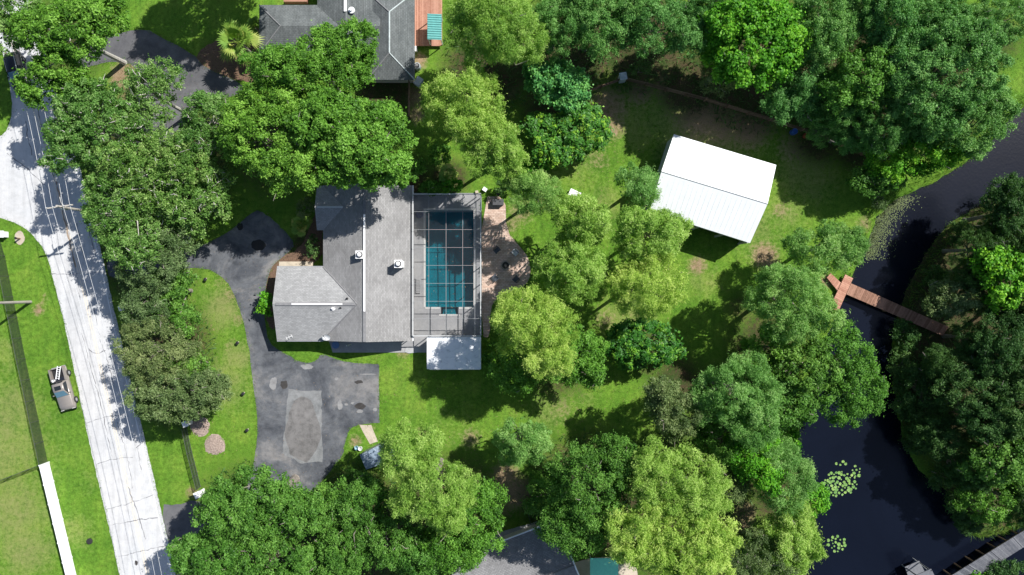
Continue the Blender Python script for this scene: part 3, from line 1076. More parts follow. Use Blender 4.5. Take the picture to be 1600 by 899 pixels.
# blue round thing under eave
c = W(525, 539, .5)
t = thing('round_table', 'small round blue table under the bottom eave', 'table', (c.x, c.y, .05))
MB().lathe((c.x, c.y, .68), [(.45, 0), (.47, .02), (.45, .04)], 18).build('table_top', plain('blue_plastic', (.10, .18, .35), .5), t)
MB().lathe((c.x, c.y, .05), [(.22, 0), (.05, .05), (.04, .6)], 10).build('pedestal', M_white, t)

# ================================================================== POOL
px0, px1, py0, py1 = POOL
pool = thing('swimming_pool', 'rectangular turquoise swimming pool under the screen cage', 'pool', ((px0 + px1) / 2, (py0 + py1) / 2, 0))
mb = MB()
fl = [(px0, py1, -1.1), (px1, py1, -1.1), (px1, py0, -2.1), (px0, py0, -2.1)]
mb.add([(px0, py0, 0), (px1, py0, 0), (px1, py1, 0), (px0, py1, 0), (px0, py0, -1.5), (px1, py0, -1.5), (px1, py1, -1.7), (px0, py1, -1.7)],
       [(4, 5, 6, 7), (0, 4, 7, 3), (1, 2, 6, 5), (3, 7, 6, 2), (0, 1, 5, 4)])
mb.build('basin', M_plaster, pool)
sx0, sx1 = W(689, 0).x, W(715, 0).x
sy0 = W(0, 491).y
for i in range(3):
    MB().box(((sx0 + sx1) / 2, sy0 + .28 * i + .15, -.9), (sx1 - sx0 - .4, .30, 1.3 - .0 - .32 * i)).build('step', M_plaster, pool)
MB().prism([(px0 + .01, py0 + .01), (px1 - .01, py0 + .01), (px1 - .01, py1 - .01), (px0 + .01, py1 - .01)], -.14, -.12).build('water', M_poolw, pool)
MB().prism([(sx0, sy0 + .05), (sx1, sy0 + .05), (sx1, py0 - .005), (sx0, py0 - .005)], -.14, -.12).build('water', M_poolw, pool)
M_coping = plain('pool_coping', (.58, .57, .55), .7, var=.08)
for bx in (((px0 + px1) / 2, py1 + .12, px1 - px0 + .5, .25), (px0 - .12, (py0 + py1) / 2, .25, py1 - py0 - .01), (px1 + .12, (py0 + py1) / 2, .25, py1 - py0 - .01),
           ((px0 + sx0) / 2 - .1, py0 - .12, sx0 - px0 - .1, .25), ((px1 + sx1) / 2 + .1, py0 - .12, px1 - sx1 - .1, .25), ((sx0 + sx1) / 2, sy0 - .1, sx1 - sx0 + .5, .22)):
    MB().box((bx[0], bx[1], .05), (bx[2], bx[3], .07)).build('coping', M_coping, pool)
dx0, dx1, dy0, dy1 = W(643, 0).x, W(751.6, 0).x, W(0, 528).y, W(0, 302).y
mb = MB()
for a, b, c_, d in ((dx0, px0 - .02, dy0, dy1), (px1 + .02, dx1, dy0, dy1), (px0 - .02, px1 + .02, py1 + .02, dy1), (px0 - .02, px1 + .02, dy0, sy0 + .0), (px0 - .02, sx0, sy0, py0 - .02), (sx1, px1 + .02, sy0, py0 - .02)):
    mb.prism([(a, c_), (b, c_), (b, d), (a, d)], -.2, .045)
pdk = mb.build('pool_deck', M_deck)
tag(pdk, kind='structure')

cage = thing('pool_cage', 'aluminium screen enclosure with thin pale beams over the pool', 'pool cage', ((dx0 + dx1) / 2, (dy0 + dy1) / 2, 0))
ZC = 3.05


def cx(p):
    return W(p, 0, ZC).x


def cy(p):
    return W(0, p, ZC).y


bxs = [645, 670, 697, 723, 742, 751]
bys = [303.5, 331, 359, 387, 415, 443, 471, 498, 525]
for p in bys:
    edge = p in (bys[0], bys[-1])
    MB().box(((cx(bxs[0]) + cx(bxs[-1])) / 2, cy(p), ZC), (cx(bxs[-1]) - cx(bxs[0]), .10 if edge else .04, .10)).build('beam', M_alu if edge else M_alu_mid, cage)
for p in bxs:
    edge = p in (bxs[0], bxs[-1])
    MB().box((cx(p), (cy(bys[0]) + cy(bys[-1])) / 2, ZC + .004), (.10 if edge else (.03 if p in (670,) else .045), cy(bys[0]) - cy(bys[-1]), .118)).build('beam', M_alu if edge else (M_alu_mid if p != 742 else M_alu_dark), cage)
for i in range(len(bxs) - 1):
    for j in range(len(bys) - 1):
        x0, x1, y1, y0 = cx(bxs[i]) + .03, cx(bxs[i + 1]) - .03, cy(bys[j]) - .03, cy(bys[j + 1]) + .03
        MB().add([(x0, y0, ZC), (x1, y0, ZC), (x1, y1, ZC), (x0, y1, ZC)], [(0, 1, 2, 3)]).build('screen_panel', M_screen, cage)
for p in bys:
    MB().box((cx(751), cy(p), ZC / 2), (.09, .09, ZC - .1)).build('post', M_alu_dark, cage)
for p in bxs[:-1]:
    MB().box((cx(p) + .02, cy(525), ZC / 2), (.08, .08, ZC - .1)).build('post', M_alu_dark, cage)
    MB().box((cx(p) + .02, cy(303.5), ZC / 2), (.08, .08, ZC - .1)).build('post', M_alu_dark, cage)
for j in range(len(bys) - 1):
    y1, y0 = cy(bys[j]) - .05, cy(bys[j + 1]) + .05
    MB().add([(cx(751), y0, .1), (cx(751), y1, .1), (cx(751), y1, ZC - .1), (cx(751), y0, ZC - .1)], [(0, 1, 2, 3)]).build('screen_panel', M_screen, cage)
MB().box((cx(751), (cy(303) + cy(525)) / 2, 1.0), (.06, cy(303) - cy(525) - .2, .06)).build('chair_rail', M_alu_dark, cage)
# float on deck
c = W(655, 335, .2)
t = thing('pool_float', 'round dark blue ring float on the deck by the top left pool corner', 'pool float', (c.x, c.y, .05))
fm = MB()
fm.tube([(c.x + .38 * math.cos(a), c.y + .38 * math.sin(a), .2) for a in np.linspace(0, 2 * math.pi, 19)], .13, 8, False)
fm.build('ring', plain('navy_vinyl', (.03, .06, .16), .4), t, True)
MB().lathe((c.x, c.y, .06), [(.3, 0), (.3, .03)], 16).build('base', plain('navy_vinyl2', (.04, .09, .22), .4), t)
# deck chair
c = W(654, 447, .4)
t = thing('lounge_chair', 'pale slatted lounge chair on the deck left of the pool', 'lounge chair', (c.x, c.y, .05))
for y_ in np.linspace(-.8, .8, 9):
    MB().box((c.x, c.y + y_, .36), (.6, .12, .03)).build('slat', M_deck, t)
for sx in (-.3, .3):
    MB().tube([(c.x + sx, c.y - .85, .33), (c.x + sx, c.y + .85, .33)], .025, 5).build('rail', M_alu_dark, t)
    for sy in (-.7, .7):
        MB().tube([(c.x + sx, c.y + sy, .05), (c.x + sx, c.y + sy, .33)], .022, 5).build('leg', M_alu_dark, t)

# ---- white flat roof building south of the cage
z = 2.75
a, b = W(667, 526.5, z), W(751.5, 577, z)
t = thing('pool_shed', 'shed with mildewed flat white roof at the foot of the pool cage', 'shed', ((a.x + b.x) / 2, (a.y + b.y) / 2, 0))
MB().box(((a.x + b.x) / 2, (a.y + b.y) / 2, z - .08), (b.x - a.x, a.y - b.y, .16)).build('roof', M_dirtywhite, t)
MB().box(((a.x + b.x) / 2, (a.y + b.y) / 2, z / 2 - .1), (b.x - a.x - .5, a.y - b.y - .5, z - .1)).build('wall', M_stucco, t)
n_r = 9
for k in range(n_r):
    x_ = a.x + (b.x - a.x) * (k + .5) / n_r
    MB().box((x_, (a.y + b.y) / 2, z + .012), (.05, a.y - b.y - .05, .03)).build('roof_seam', M_dirtywhite, t)
window_on(t, (a.x + b.x) / 2, b.y + .25, 1.4, 1.4, 1.0, 'x', -1)
dr = MB().box((a.x + .24, (a.y + b.y) / 2, 1.0), (.08, .95, 2.0)).build('door', M_white, t)
MB().box((a.x + .17, (a.y + b.y) / 2 + .35, 1.0), (.06, .05, .12)).build('handle', M_dark, dr)
MB().tube([(a.x + .3, b.y - .04, z - .12), (b.x - .1, b.y - .04, z - .12)], .05, 6).build('gutter', M_white, t)

# ================================================================== PATIO THINGS
c = W(790, 415, .3)
t = thing('fire_pit', 'round dark fire pit ringed with stone between four patio chairs', 'fire pit', (c.x, c.y, .05))
ring = [(c.x, c.y)]
M_stone = plain('fire_pit_stone', (.30, .26, .22), .9, var=.2)
for k in range(14):
    a = 2 * math.pi * k / 14
    MB().box((c.x + .52 * math.cos(a), c.y + .52 * math.sin(a), .20), (.16, .215, .30), a).build('stone', M_stone, t)
MB().lathe((c.x, c.y, .06), [(.42, 0), (.43, .28), (.36, .28), (.30, .10), (.02, .08)], 20).build('bowl', M_dark, t)
for a in (.3, 1.4, 2.4):
    MB().tube([(c.x - .25 * math.cos(a), c.y - .25 * math.sin(a), .22), (c.x + .25 * math.cos(a), c.y + .25 * math.sin(a), .24)], .05, 6).build('log', M_bark, t)


def patio_chair(px, py, rot, mat, lab):
    c = W(px, py, .45)
    t = thing('patio_chair', lab, 'chair', (0, 0, 0), 'chairs round the fire pit')
    MB().box((0, .02, .40), (.56, .52, .06)).build('seat', mat, t)
    bk = MB()
    for x_ in (-.2, -.07, .07, .2):
        MB().tube([(x_, -.26, .40), (x_ * 1.1, -.46, .98)], .055, 4).build('back_slat', mat, t)
    for sx in (-1, 1):
        MB().box((sx * .34, .02, .60), (.11, .62, .035)).build('armrest', mat, t)
        MB().tube([(sx * .30, .30, 0), (sx * .32, .28, .60)], .03, 5).build('leg', M_dark, t)
        MB().tube([(sx * .28, -.42, 0), (sx * .30, -.20, .60)], .03, 5).build('leg', M_dark, t)
    t.location = (c.x, c.y, .05)
    t.rotation_euler.z = rot
    return t


M_chairdark = plain('charcoal_chair', (.05, .06, .075), .5)
M_chairgrey = plain('pale_chair', (.5, .51, .52), .5)
patio_chair(776.5, 391, R(-140), M_chairdark, 'dark patio chair up and left of the fire pit')
patio_chair(804.5, 395, R(135), M_chairgrey, 'pale grey patio chair up and right of the fire pit')
patio_chair(774, 434, R(-50), M_chairdark, 'dark patio chair down and left of the fire pit')
patio_chair(806, 436, R(45), M_chairdark, 'dark patio chair down and right of the fire pit')
c = W(778.5, 316, .8)
t = thing('storage_box', 'dark grey lidded storage box at the top of the paver patio', 'storage box', (c.x, c.y, .05))
MB().box((c.x, c.y, .42), (1.25, .65, .72)).build('body', plain('charcoal_resin', (.045, .047, .05), .6), t)
MB().box((c.x, c.y, .82), (1.36, .74, .10)).build('lid', plain('charcoal_resin_lid', (.06, .062, .068), .55), t)
c = W(779, 303, .5)
t = thing('grill', 'black kettle grill behind the dark storage box', 'grill', (c.x, c.y, 0))
MB().lathe((c.x, c.y, .65), [(.08, 0), (.30, .12), (.34, .25), (.28, .42), (.05, .50)], 14).build('kettle', M_dark, t, True)
for k in range(3):
    a = 2.1 * k
    MB().tube([(c.x + .1 * math.cos(a), c.y + .1 * math.sin(a), .7), (c.x + .36 * math.cos(a), c.y + .36 * math.sin(a), 0)], .02, 5).build('leg', M_alu_dark, t)
MB().tube([(c.x - .08, c.y, 1.16), (c.x, c.y, 1.22), (c.x + .08, c.y, 1.16)], .015, 5).build('handle', M_alu, t)


def crate(px, py, s, rot, mat, lab, name='equipment_box', cat='box', z0=0.0, lidmat=None):
    c = W(px, py, s[2])
    t = thing(name, lab, cat, (c.x, c.y, z0))
    MB().box((c.x, c.y, z0 + s[2] * .45), (s[0], s[1], s[2] * .9), rot).build('body', mat, t)
    MB().box((c.x, c.y, z0 + s[2] * .95), (s[0] * 1.08, s[1] * 1.08, s[2] * .1), rot).build('lid', lidmat or mat, t)
    return t


crate(757.5, 296, (.5, .42, .5), R(-35), M_white, 'small white box tilted above the pool cage corner')
crate(745, 300, (.35, .3, .35), R(10), M_beige, 'small pale box at the top right cage corner')
crate(898, 303, (1.3, .8, .6), R(-25), M_white, 'white plastic dock box half hidden by the yellow green tree', 'dock_box')
crate(648, 76, (.5, .6, .5), R(5), M_white, 'small white meter box at the top house deck corner', 'meter_box')
crate(653.5, 127, (.75, 1.0, 1.0), R(-35), plain('grey_bin', (.33, .38, .40), .6), 'grey wheeled bin by the corner of the top house', 'wheeled_bin', 'bin')
crate(677, 66, (.7, .25, .4), R(25), M_white, 'white bench at the foot of the teal roof', 'garden_bench', 'bench')
c = W(651.5, 102.5, .9)
t = thing('air_conditioner', 'round grey air conditioner beside the top house wall', 'air conditioner', (c.x, c.y, 0))
MB().lathe((c.x, c.y, 0), [(.42, 0), (.42, .85), (.38, .9)], 20).build('casing', plain('ac_grey', (.30, .33, .34), .5), t)
MB().lathe((c.x, c.y, .9), [(.30, 0), (.30, .03)], 20).build('fan_grille', M_dark, t)
for k in range(4):
    MB().box((c.x, c.y, .945), (.62, .03, .015), k * math.pi / 4).build('grille_bar', M_alu, t)

# ================================================================== BARN
zb, zt = 4.0, 5.35
A, B, C_, D = W(1053, 210, zb), W(1213, 258, zb), W(1172, 380, zb), W(1015, 330, zb)
R1, R2 = W(1033.5, 268, zt), W(1199.5, 318.5, zt)
cen = (A + B + C_ + D) / 4
barn = thing('barn', 'open yard barn with bright white ribbed metal gable roof', 'barn', (cen.x, cen.y, 0))
mb = MB()
mb.slab([A, R1, R2, B], .08)
mb.slab([D, C_, R2, R1], .08)
broof = mb.build('roof', M_barn, barn)
for side in ((A, B), (D, C_)):
    for k in range(1, 22):
        f = k / 22
        p, q = side[0].lerp(side[1], f), R1.lerp(R2, f)
        MB().tube([p + Vector((0, 0, .01)), q + Vector((0, 0, .0))], .009, 4).build('rib', M_barn, broof)
MB().tube([R1 + Vector((0, 0, .02)), R2 + Vector((0, 0, .02))], .06, 6).build('ridge_cap', plain('ridge_grey', (.62, .63, .64), .5, var=.04), broof)


def inset(p, k=.022):
    return Vector((p.x + (cen.x - p.x) * k, p.y + (cen.y - p.y) * k, 0))


ia, ib, ic, id_ = [inset(p) for p in (A, B, C_, D)]


def wallq(p, q, z0, z1, name, mat, parent, th=.1, z1b=None):
    d = (q - p).normalized()
    n = Vector((-d.y, d.x, 0)) * th / 2
    zb_ = z1 if z1b is None else z1b
    vs = [p + n + Vector((0, 0, z0)), p - n + Vector((0, 0, z0)), q - n + Vector((0, 0, z0)), q + n + Vector((0, 0, z0)),
          p + n + Vector((0, 0, z1)), p - n + Vector((0, 0, z1)), q - n + Vector((0, 0, zb_)), q + n + Vector((0, 0, zb_))]
    return MB().add(vs, [(3, 2, 1, 0), (4, 5, 6, 7), (0, 1, 5, 4), (1, 2, 6, 5), (2, 3, 7, 6), (3, 0, 4, 7)]).build(name, mat, parent)


m1, m2 = (ia + id_) / 2, (ib + ic) / 2
for p, q, za, zb2 in ((ia, m1, zb - .1, zt - .12), (m1, id_, zt - .12, zb - .1), (ib, m2, zb - .1, zt - .12), (m2, ic, zt - .12, zb - .1), (ia, ib, zb - .1, zb - .1)):
    wallq(p, q, 0, za, 'wall', M_barnwall, barn, .1, zb2)
wallq(id_, ic, 3.2, zb - .1, 'wall', M_barnwall, barn)
for k in range(5):
    p = id_.lerp(ic, k / 4)
    MB().box((p.x, p.y, 1.65), (.22, .22, 3.3)).build('post', M_alu, barn)

# ================================================================== SMALL SHED
zb = 2.3
pts = [W(562, 711, zb), W(605, 690, 2.6), W(622, 716, 2.6), W(572, 734, zb)]
c = sum(pts, Vector()) / 4
t = thing('garden_shed', 'small garden shed with streaked blue metal roof under the yellow green tree', 'shed', (c.x, c.y, 0))
rf = MB().slab(pts, .07).build('roof', M_bluemetal, t)
for k in range(1, 5):
    MB().tube([pts[0].lerp(pts[3], k / 5) + Vector((0, 0, .01)), pts[1].lerp(pts[2], k / 5) + Vector((0, 0, .01))], .03, 4).build('rib', M_bluemetal, rf)
ip = [Vector((p.x + (c.x - p.x) * .1, p.y + (c.y - p.y) * .1, 0)) for p in pts]
for i in range(4):
    wallq(ip[i], ip[(i + 1) % 4], 0, 2.15, 'wall', M_alu_dark, t, .08)
for px_, py_, lab, m_ in ((557, 700, 'small pale blue bucket left of the garden shed', plain('pale_blue_plastic', (.35, .55, .62), .5)), (563, 701, 'small white bucket at the garden shed corner', M_white)):
    c = W(px_, py_, .3)
    t = thing('bucket', lab, 'bucket', (c.x, c.y, 0))
    MB().lathe((c.x, c.y, 0), [(.20, 0), (.27, .42), (.24, .42), (.18, .04)], 14).build('shell', m_, t)
    MB().tube([(c.x + .26 * math.cos(a), c.y + .26 * math.sin(a) * .2, .42 + .2 * math.sin(a)) for a in np.linspace(0, math.pi, 9)], .012, 4).build('handle', M_alu, t)

# ================================================================== TOP NEIGHBOUR HOUSE
nz = 2.8
nb = thing('neighbour_house', 'large dark slate shingle house cut by the top edge', 'house', (W(540, 50).x, W(540, 50).y, 0))


def rect(px0_, py0_, px1_, py1_, z):
    a, b = W(px0_, py1_, z), W(px1_, py0_, z)
    return a.x, b.x, a.y, b.y


r1 = rect(405, 8, 596, 84, nz)
r2 = rect(574, -12, 648, 125, nz)
r3 = rect(496, -120, 592, 60, nz)
MB().box(((r1[0] + r1[1]) / 2, (r1[2] + r1[3]) / 2, 1.35), (r1[1] - r1[0] - 1, r1[3] - r1[2] - 1, 2.7)).build('wall', M_stucco, nb)
MB().box(((r2[0] + r2[1]) / 2, (r2[2] + r2[3]) / 2, 1.36), (r2[1] - r2[0] - .9, r2[3] - r2[2] - .9, 2.72)).build('wall', M_stucco, nb)
gable_wall(*r3, nz, .34, 'y').build('wall', M_stucco, nb)
f1, a1, b1 = gable_roof(nb, *r1, nz, .38, 'x', M_shC2, .14, 'roof', True, False)
f2, a2, b2 = gable_roof(nb, *r2, nz + .03, .42, 'y', M_shC, .14, 'roof', True, True)
f3, a3, b3 = gable_roof(nb, *r3, nz + .06, .36, 'y', M_shC, .14, 'roof', False, False)
cor = [Vector((r2[0], r2[2], nz + .03)), Vector((r2[1], r2[2], nz + .03)), Vector((r2[1], r2[3], nz + .03)), Vector((r2[0], r2[3], nz + .03))]
M_ridgepale = plain('pale_ridge_tile', (.42, .47, .47), .8)
for p, q, m_, r_ in ((a2, b2, M_ridgepale, .10), (a2, cor[1], M_ridgepale, .07), (b2, cor[2], M_ridgepale, .08), (a2, cor[0], M_ridge, .07), (b2, cor[3], M_ridge, .07)):
    MB().tube([p, q], r_, 6).build('ridge_tile', m_, f2)
for cc in (Vector((r1[0], r1[2], nz)), Vector((r1[0], r1[3], nz))):
    MB().tube([a1, cc], .07, 6).build('ridge_tile', M_ridge, f1)
MB().box((a3.x, W(0, 8, a3.z).y + .8, a3.z + .06), (.32, 3.2, .12)).build('ridge_vent', M_white, f3)
MB().box((r2[0] + 1.4, r2[3] - .1, nz), (3.6, .18, .2)).build('gutter', M_white, nb)
MB().box((r1[0] + 8, r1[2] - .05, nz - .05), (9, .12, .14)).build('gutter', M_white, nb)
c = W(548, 14, 4.6)
small_vent(548, 14, 4.3, M_white, 'white vent pipe beside the ridge vent of the top slate roof', .18)
# deck beside it, made of boards
d0 = rect(640, -30, 691, 72, .5)
dk = thing('wooden_deck', 'terracotta stained board deck right of the top slate house', 'deck', ((d0[0] + d0[1]) / 2, (d0[2] + d0[3]) / 2, 0))
nbd = 26
bme = None
for k in range(nbd):
    w_ = (d0[1] - d0[0]) / nbd
    o = MB().box((d0[0] + w_ * (k + .5), (d0[2] + d0[3]) / 2, .48), (w_ - .025, d0[3] - d0[2], .05)).build('board', M_deckwood, dk)
for xx in (d0[0] + .3, d0[1] - .3):
    for yy in np.linspace(d0[2] + .3, d0[3] - .3, 4):
        MB().box((xx, yy, .22), (.12, .12, .45)).build('post', M_fence, dk)
d1 = rect(444, -40, 480, 4, .5)
dk2 = thing('brick_terrace', 'strip of red brick terrace at the top edge above the slate roof', 'terrace', ((d1[0] + d1[1]) / 2, (d1[2] + d1[3]) / 2, 0))
MB().box(((d1[0] + d1[1]) / 2, (d1[2] + d1[3]) / 2, .15), (d1[1] - d1[0], d1[3] - d1[2], .3)).build('paving', M_deckwood, dk2)
MB().box(((d1[0] + d1[1]) / 2, d1[2] + .1, .5), (d1[1] - d1[0], .2, .5)).build('wall', M_redwood, dk2)
rr = rect(668, 22, 690, 62, 2.6)
t = thing('lean_to', 'teal ribbed metal lean-to roof on the terracotta deck', 'canopy', ((rr[0] + rr[1]) / 2, (rr[2] + rr[3]) / 2, .5))
rf = MB().slab([(rr[0], rr[2], 2.7), (rr[1], rr[2], 2.5), (rr[1], rr[3], 2.5), (rr[0], rr[3], 2.7)], .06).build('roof', M_teal, t)
M_teal2 = plain('teal_rib', (.06, .24, .23), .45)
for k in range(11):
    y_ = rr[2] + (rr[3] - rr[2]) * (k + .5) / 11
    MB().tube([(rr[0], y_, 2.715), (rr[1], y_, 2.515)], .04, 4).build('rib', M_teal2, rf)
for xx in (rr[0] + .1, rr[1] - .1):
    for yy in (rr[2] + .1, rr[3] - .1):
        MB().box((xx, yy, 1.5), (.1, .1, 2.0)).build('post', M_white, t)

# ================================================================== BOTTOM NEIGHBOUR HOUSE
sz = 3.0
e0, e1 = W(700, 878, sz), W(872, 812, sz)
dv_ = (e1 - e0).normalized()
pn = Vector((dv_.y, -dv_.x, 0))
sh = thing('south_house', 'grey shingle house roof with white eave cut by the bottom edge', 'house', (W(800, 930).x, W(800, 930).y, 0))
zr2 = sz + 5.2 * .34
f0, f1_ = e0 + pn * 5.2 + Vector((0, 0, 5.2 * .34)), e1 + pn * 5.2 + Vector((0, 0, 5.2 * .34))
g0, g1 = e0 + pn * 10.4, e1 + pn * 10.4
MB().slab([e0, f0, f1_, e1], .14).build('roof', M_shD, sh)
MB().slab([f0, g0, g1, f1_], .14).build('roof', M_shD, sh)
i0, i1, i2, i3 = [Vector((p.x, p.y, 0)) for p in (e0 + pn * .5 + dv_ * .4, e1 + pn * .5 - dv_ * .4, g1 - pn * .5 - dv_ * .4, g0 - pn * .5 + dv_ * .4)]
for p, q in ((i0, i1), (i1, i2), (i2, i3), (i3, i0)):
    wallq(p, q, 0, sz - .1, 'wall', M_stucco, sh)
MB().tube([e0 + Vector((0, 0, .0)), e1 + Vector((0, 0, .0))], .10, 6).build('gutter', M_white, sh)
MB().tube([e1, f1_ + Vector((0, 0, .03)), g1], .09, 6).build('rake_trim', M_white, sh)
MB().tube([f0, f1_], .1, 6).build('ridge_cap', M_ridge, sh)
rr = rect(922, 872, 966, 950, 2.6)
t = thing('canopy', 'mint green flat canopy at the bottom edge under the big pale tree', 'canopy', ((rr[0] + rr[1]) / 2, (rr[2] + rr[3]) / 2, 0))
MB().slab([(rr[0], rr[2], 2.5), (rr[1], rr[2], 2.5), (rr[1], rr[3], 2.7), (rr[0], rr[3], 2.7)], .05).build('canvas', M_mint, t)
for xx in (rr[0] + .1, rr[1] - .1):
    for yy in (rr[2] + .1, rr[3] - .1):
        MB().tube([(xx, yy, 0), (xx, yy, 2.5)], .04, 6).build('post', M_white, t)
#@@OBJ2@@

# ================================================================== FENCES
def uv_panel(p, q, h, parent, mat, name='mesh_panel', z0=.05):
    me = bpy.data.meshes.new(name)
    off = OFF[parent.name]
    me.from_pydata([tuple(Vector((p.x, p.y, z0)) - off), tuple(Vector((q.x, q.y, z0)) - off), tuple(Vector((q.x, q.y, h)) - off), tuple(Vector((p.x, p.y, h)) - off)], [], [(0, 1, 2, 3)])
    uv = me.uv_layers.new(name='UVMap')
    L = (q - p).length
    for i, c_ in enumerate(((0, 0), (L, 0), (L, h), (0, h))):
        uv.data[i].uv = c_
    me.materials.append(mat)
    o = bpy.data.objects.new(name, me)
    COL.objects.link(o)
    o.parent = parent
    return o


def chain_fence(path_px, h, lab, step=2.6, rails=(1.0,), mat=M_chain):
    pts = [W(*p) for p in path_px]
    t = thing('chain_link_fence', lab, 'fence', pts[0])
    for a, b in zip(pts[:-1], pts[1:]):
        n = max(1, round((b - a).length / step))
        for k in range(n):
            p, q = a.lerp(b, k / n), a.lerp(b, (k + 1) / n)
            MB().tube([(p.x, p.y, 0), (p.x, p.y, h + .05)], .04, 6).build('post', M_steel, t)
            uv_panel(p, q, h, t, mat)
            for r_ in rails:
                MB().tube([(p.x, p.y, h * r_), (q.x, q.y, h * r_)], .028, 5).build('rail', M_steel, t)
    p = pts[-1]
    MB().tube([(p.x, p.y, 0), (p.x, p.y, h + .05)], .04, 6).build('post', M_steel, t)
    return t


chain_fence([(-14, 330), (8, 400), (40, 560), (75, 722)], 1.7, 'dark chain link fence along the left field beside the road verge', 2.8)
chain_fence([(75, 722), (-10, 755), (-80, 780)], 1.5, 'short chain link fence running left across the field', 2.8, (1.0,))
chain_fence([(292, 668), (300, 705), (314, 760)], 1.4, 'wire panel fence between the two white gate posts', 1.7, (1.0, .5, .1))
# white vinyl fence: panels between posts
pts = [W(77, 722), W(120, 900), W(140, 985)]
t = thing('vinyl_fence', 'tall white vinyl panel fence at the bottom left field edge', 'fence', pts[0])
for a, b in zip(pts[:-1], pts[1:]):
    n = round((b - a).length / 2.4)
    for k in range(n):
        p, q = a.lerp(b, k / n), a.lerp(b, (k + 1) / n)
        MB().box((p.x, p.y, .95), (.13, .13, 1.9)).build('post', M_vinyl, t)
        MB().box((p.x, p.y, 1.93), (.17, .17, .06), 0, .5).build('post_cap', M_vinyl, t)
        wallq(Vector((p.x, p.y, 0)), Vector((q.x, q.y, 0)), .06, 1.8, 'panel', M_vinyl, t, .05)
        wallq(Vector((p.x, p.y, 0)), Vector((q.x, q.y, 0)), 1.78, 1.86, 'top_rail', M_vinyl, t, .09)


def rail_fence(path_px, h, lab, step=2.45):
    pts = [W(*p) for p in path_px]
    t = thing('rail_fence', lab, 'fence', pts[0])
    for a, b in zip(pts[:-1], pts[1:]):
        n = max(1, round((b - a).length / step))
        ang = math.atan2(b.y - a.y, b.x - a.x)
        for k in range(n):
            p, q = a.lerp(b, k / n), a.lerp(b, (k + 1) / n)
            MB().box((p.x, p.y, h / 2), (.16, .16, h + .1), ang).build('post', M_fence, t)
            for r_ in (.30, .62, .95):
                wallq(Vector((p.x, p.y, 0)), Vector((q.x, q.y, 0)), h * r_ - .08, h * r_ + .07, 'rail', M_fence, t, .07)
    p = pts[-1]
    MB().box((p.x, p.y, h / 2), (.16, .16, h + .1), 0).build('post', M_fence, t)
    return t


rail_fence([(905, 150), (972, 126)], 1.35, 'short brown wooden rail fence left of the grey corner pillar')
rail_fence([(978, 127), (1100, 158), (1200, 189), (1275, 213), (1345, 243)], 1.35, 'long brown wooden rail fence behind the white roofed barn')
rail_fence([(641, 128), (641, 185)], 1.5, 'thin wooden fence below the corner of the top slate house', 2.2)
chain_fence([(820, 778), (829, 815)], 1.3, 'thin dark wire fence above the bottom grey roof', 1.6)


def pillar(px, py, s, h, lab, mat=None, rot=0.0, name='gate_pillar'):
    c = W(px, py, h)
    t = thing(name, lab, 'pillar', (c.x, c.y, 0))
    MB().box((c.x, c.y, h / 2 - .05), (s, s, h - .1), rot).build('shaft', mat or M_white, t)
    MB().box((c.x, c.y, h - .05), (s * 1.2, s * 1.2, .10), rot).build('cap', mat or M_white, t)
    MB().box((c.x, c.y, h + .04), (s * 1.0, s * 1.0, .08), rot, .3).build('cap_top', mat or M_white, t)


pillar(289, 663, .6, 1.5, 'white gate pillar at the upper end of the wire panel fence', None, R(20))
pillar(308, 774, .65, 1.6, 'white gate pillar by the bottom driveway under the oak', None, R(25))
pillar(189, 481.5, .55, 1.4, 'white box pillar at the road edge below the hedge', None, R(15))
pillar(974, 119, .75, 1.7, 'grey white corner pillar where the two rail fences meet', plain('grey_white', (.45, .50, .53), .6), R(10))
pillar(0, 366, .7, 1.0, 'white box pillar at the left photo edge by the junction', None, 0)


# ================================================================== POLES AND WIRES
def pole(basepx, h, lab, ang, arm=True):
    b = W(*basepx)
    t = thing('utility_pole', lab, 'utility pole', (b.x, b.y, 0), 'wooden utility poles by the road')
    MB().tube([(b.x, b.y, -.2), (b.x, b.y, h)], [.19, .13], 10).build('pole', M_polewood, t)
    ends = []
    if arm:
        d = Vector((math.cos(ang), math.sin(ang), 0))
        MB().box((b.x, b.y - .02, h - .5), (3.0, .14, .16), ang).build('crossarm', M_polewood, t)
        for k in (-1.35, -.6, .6, 1.35):
            p = Vector((b.x, b.y, h - .42)) + d * k
            MB().lathe(p, [(.05, 0), (.07, .06), (.05, .12), (.07, .16), (.04, .22)], 8).build('insulator', M_alu, t)
            ends.append(p + Vector((0, 0, .24)))
        n = Vector((-d.y, d.x, 0))
        MB().tube([Vector((b.x, b.y, h - 1.3)) , Vector((b.x, b.y, h - .9)) + n * .5, Vector((b.x, b.y, h - .8)) + n * 1.1], .05, 6).build('bracket', M_alu, t)
        MB().lathe((b.x - d.x * .3, b.y - d.y * .3, h - 2.3), [(.2, 0), (.22, .1), (.22, .75), (.12, .85)], 12).build('transformer', M_alu, t)
    return t, ends


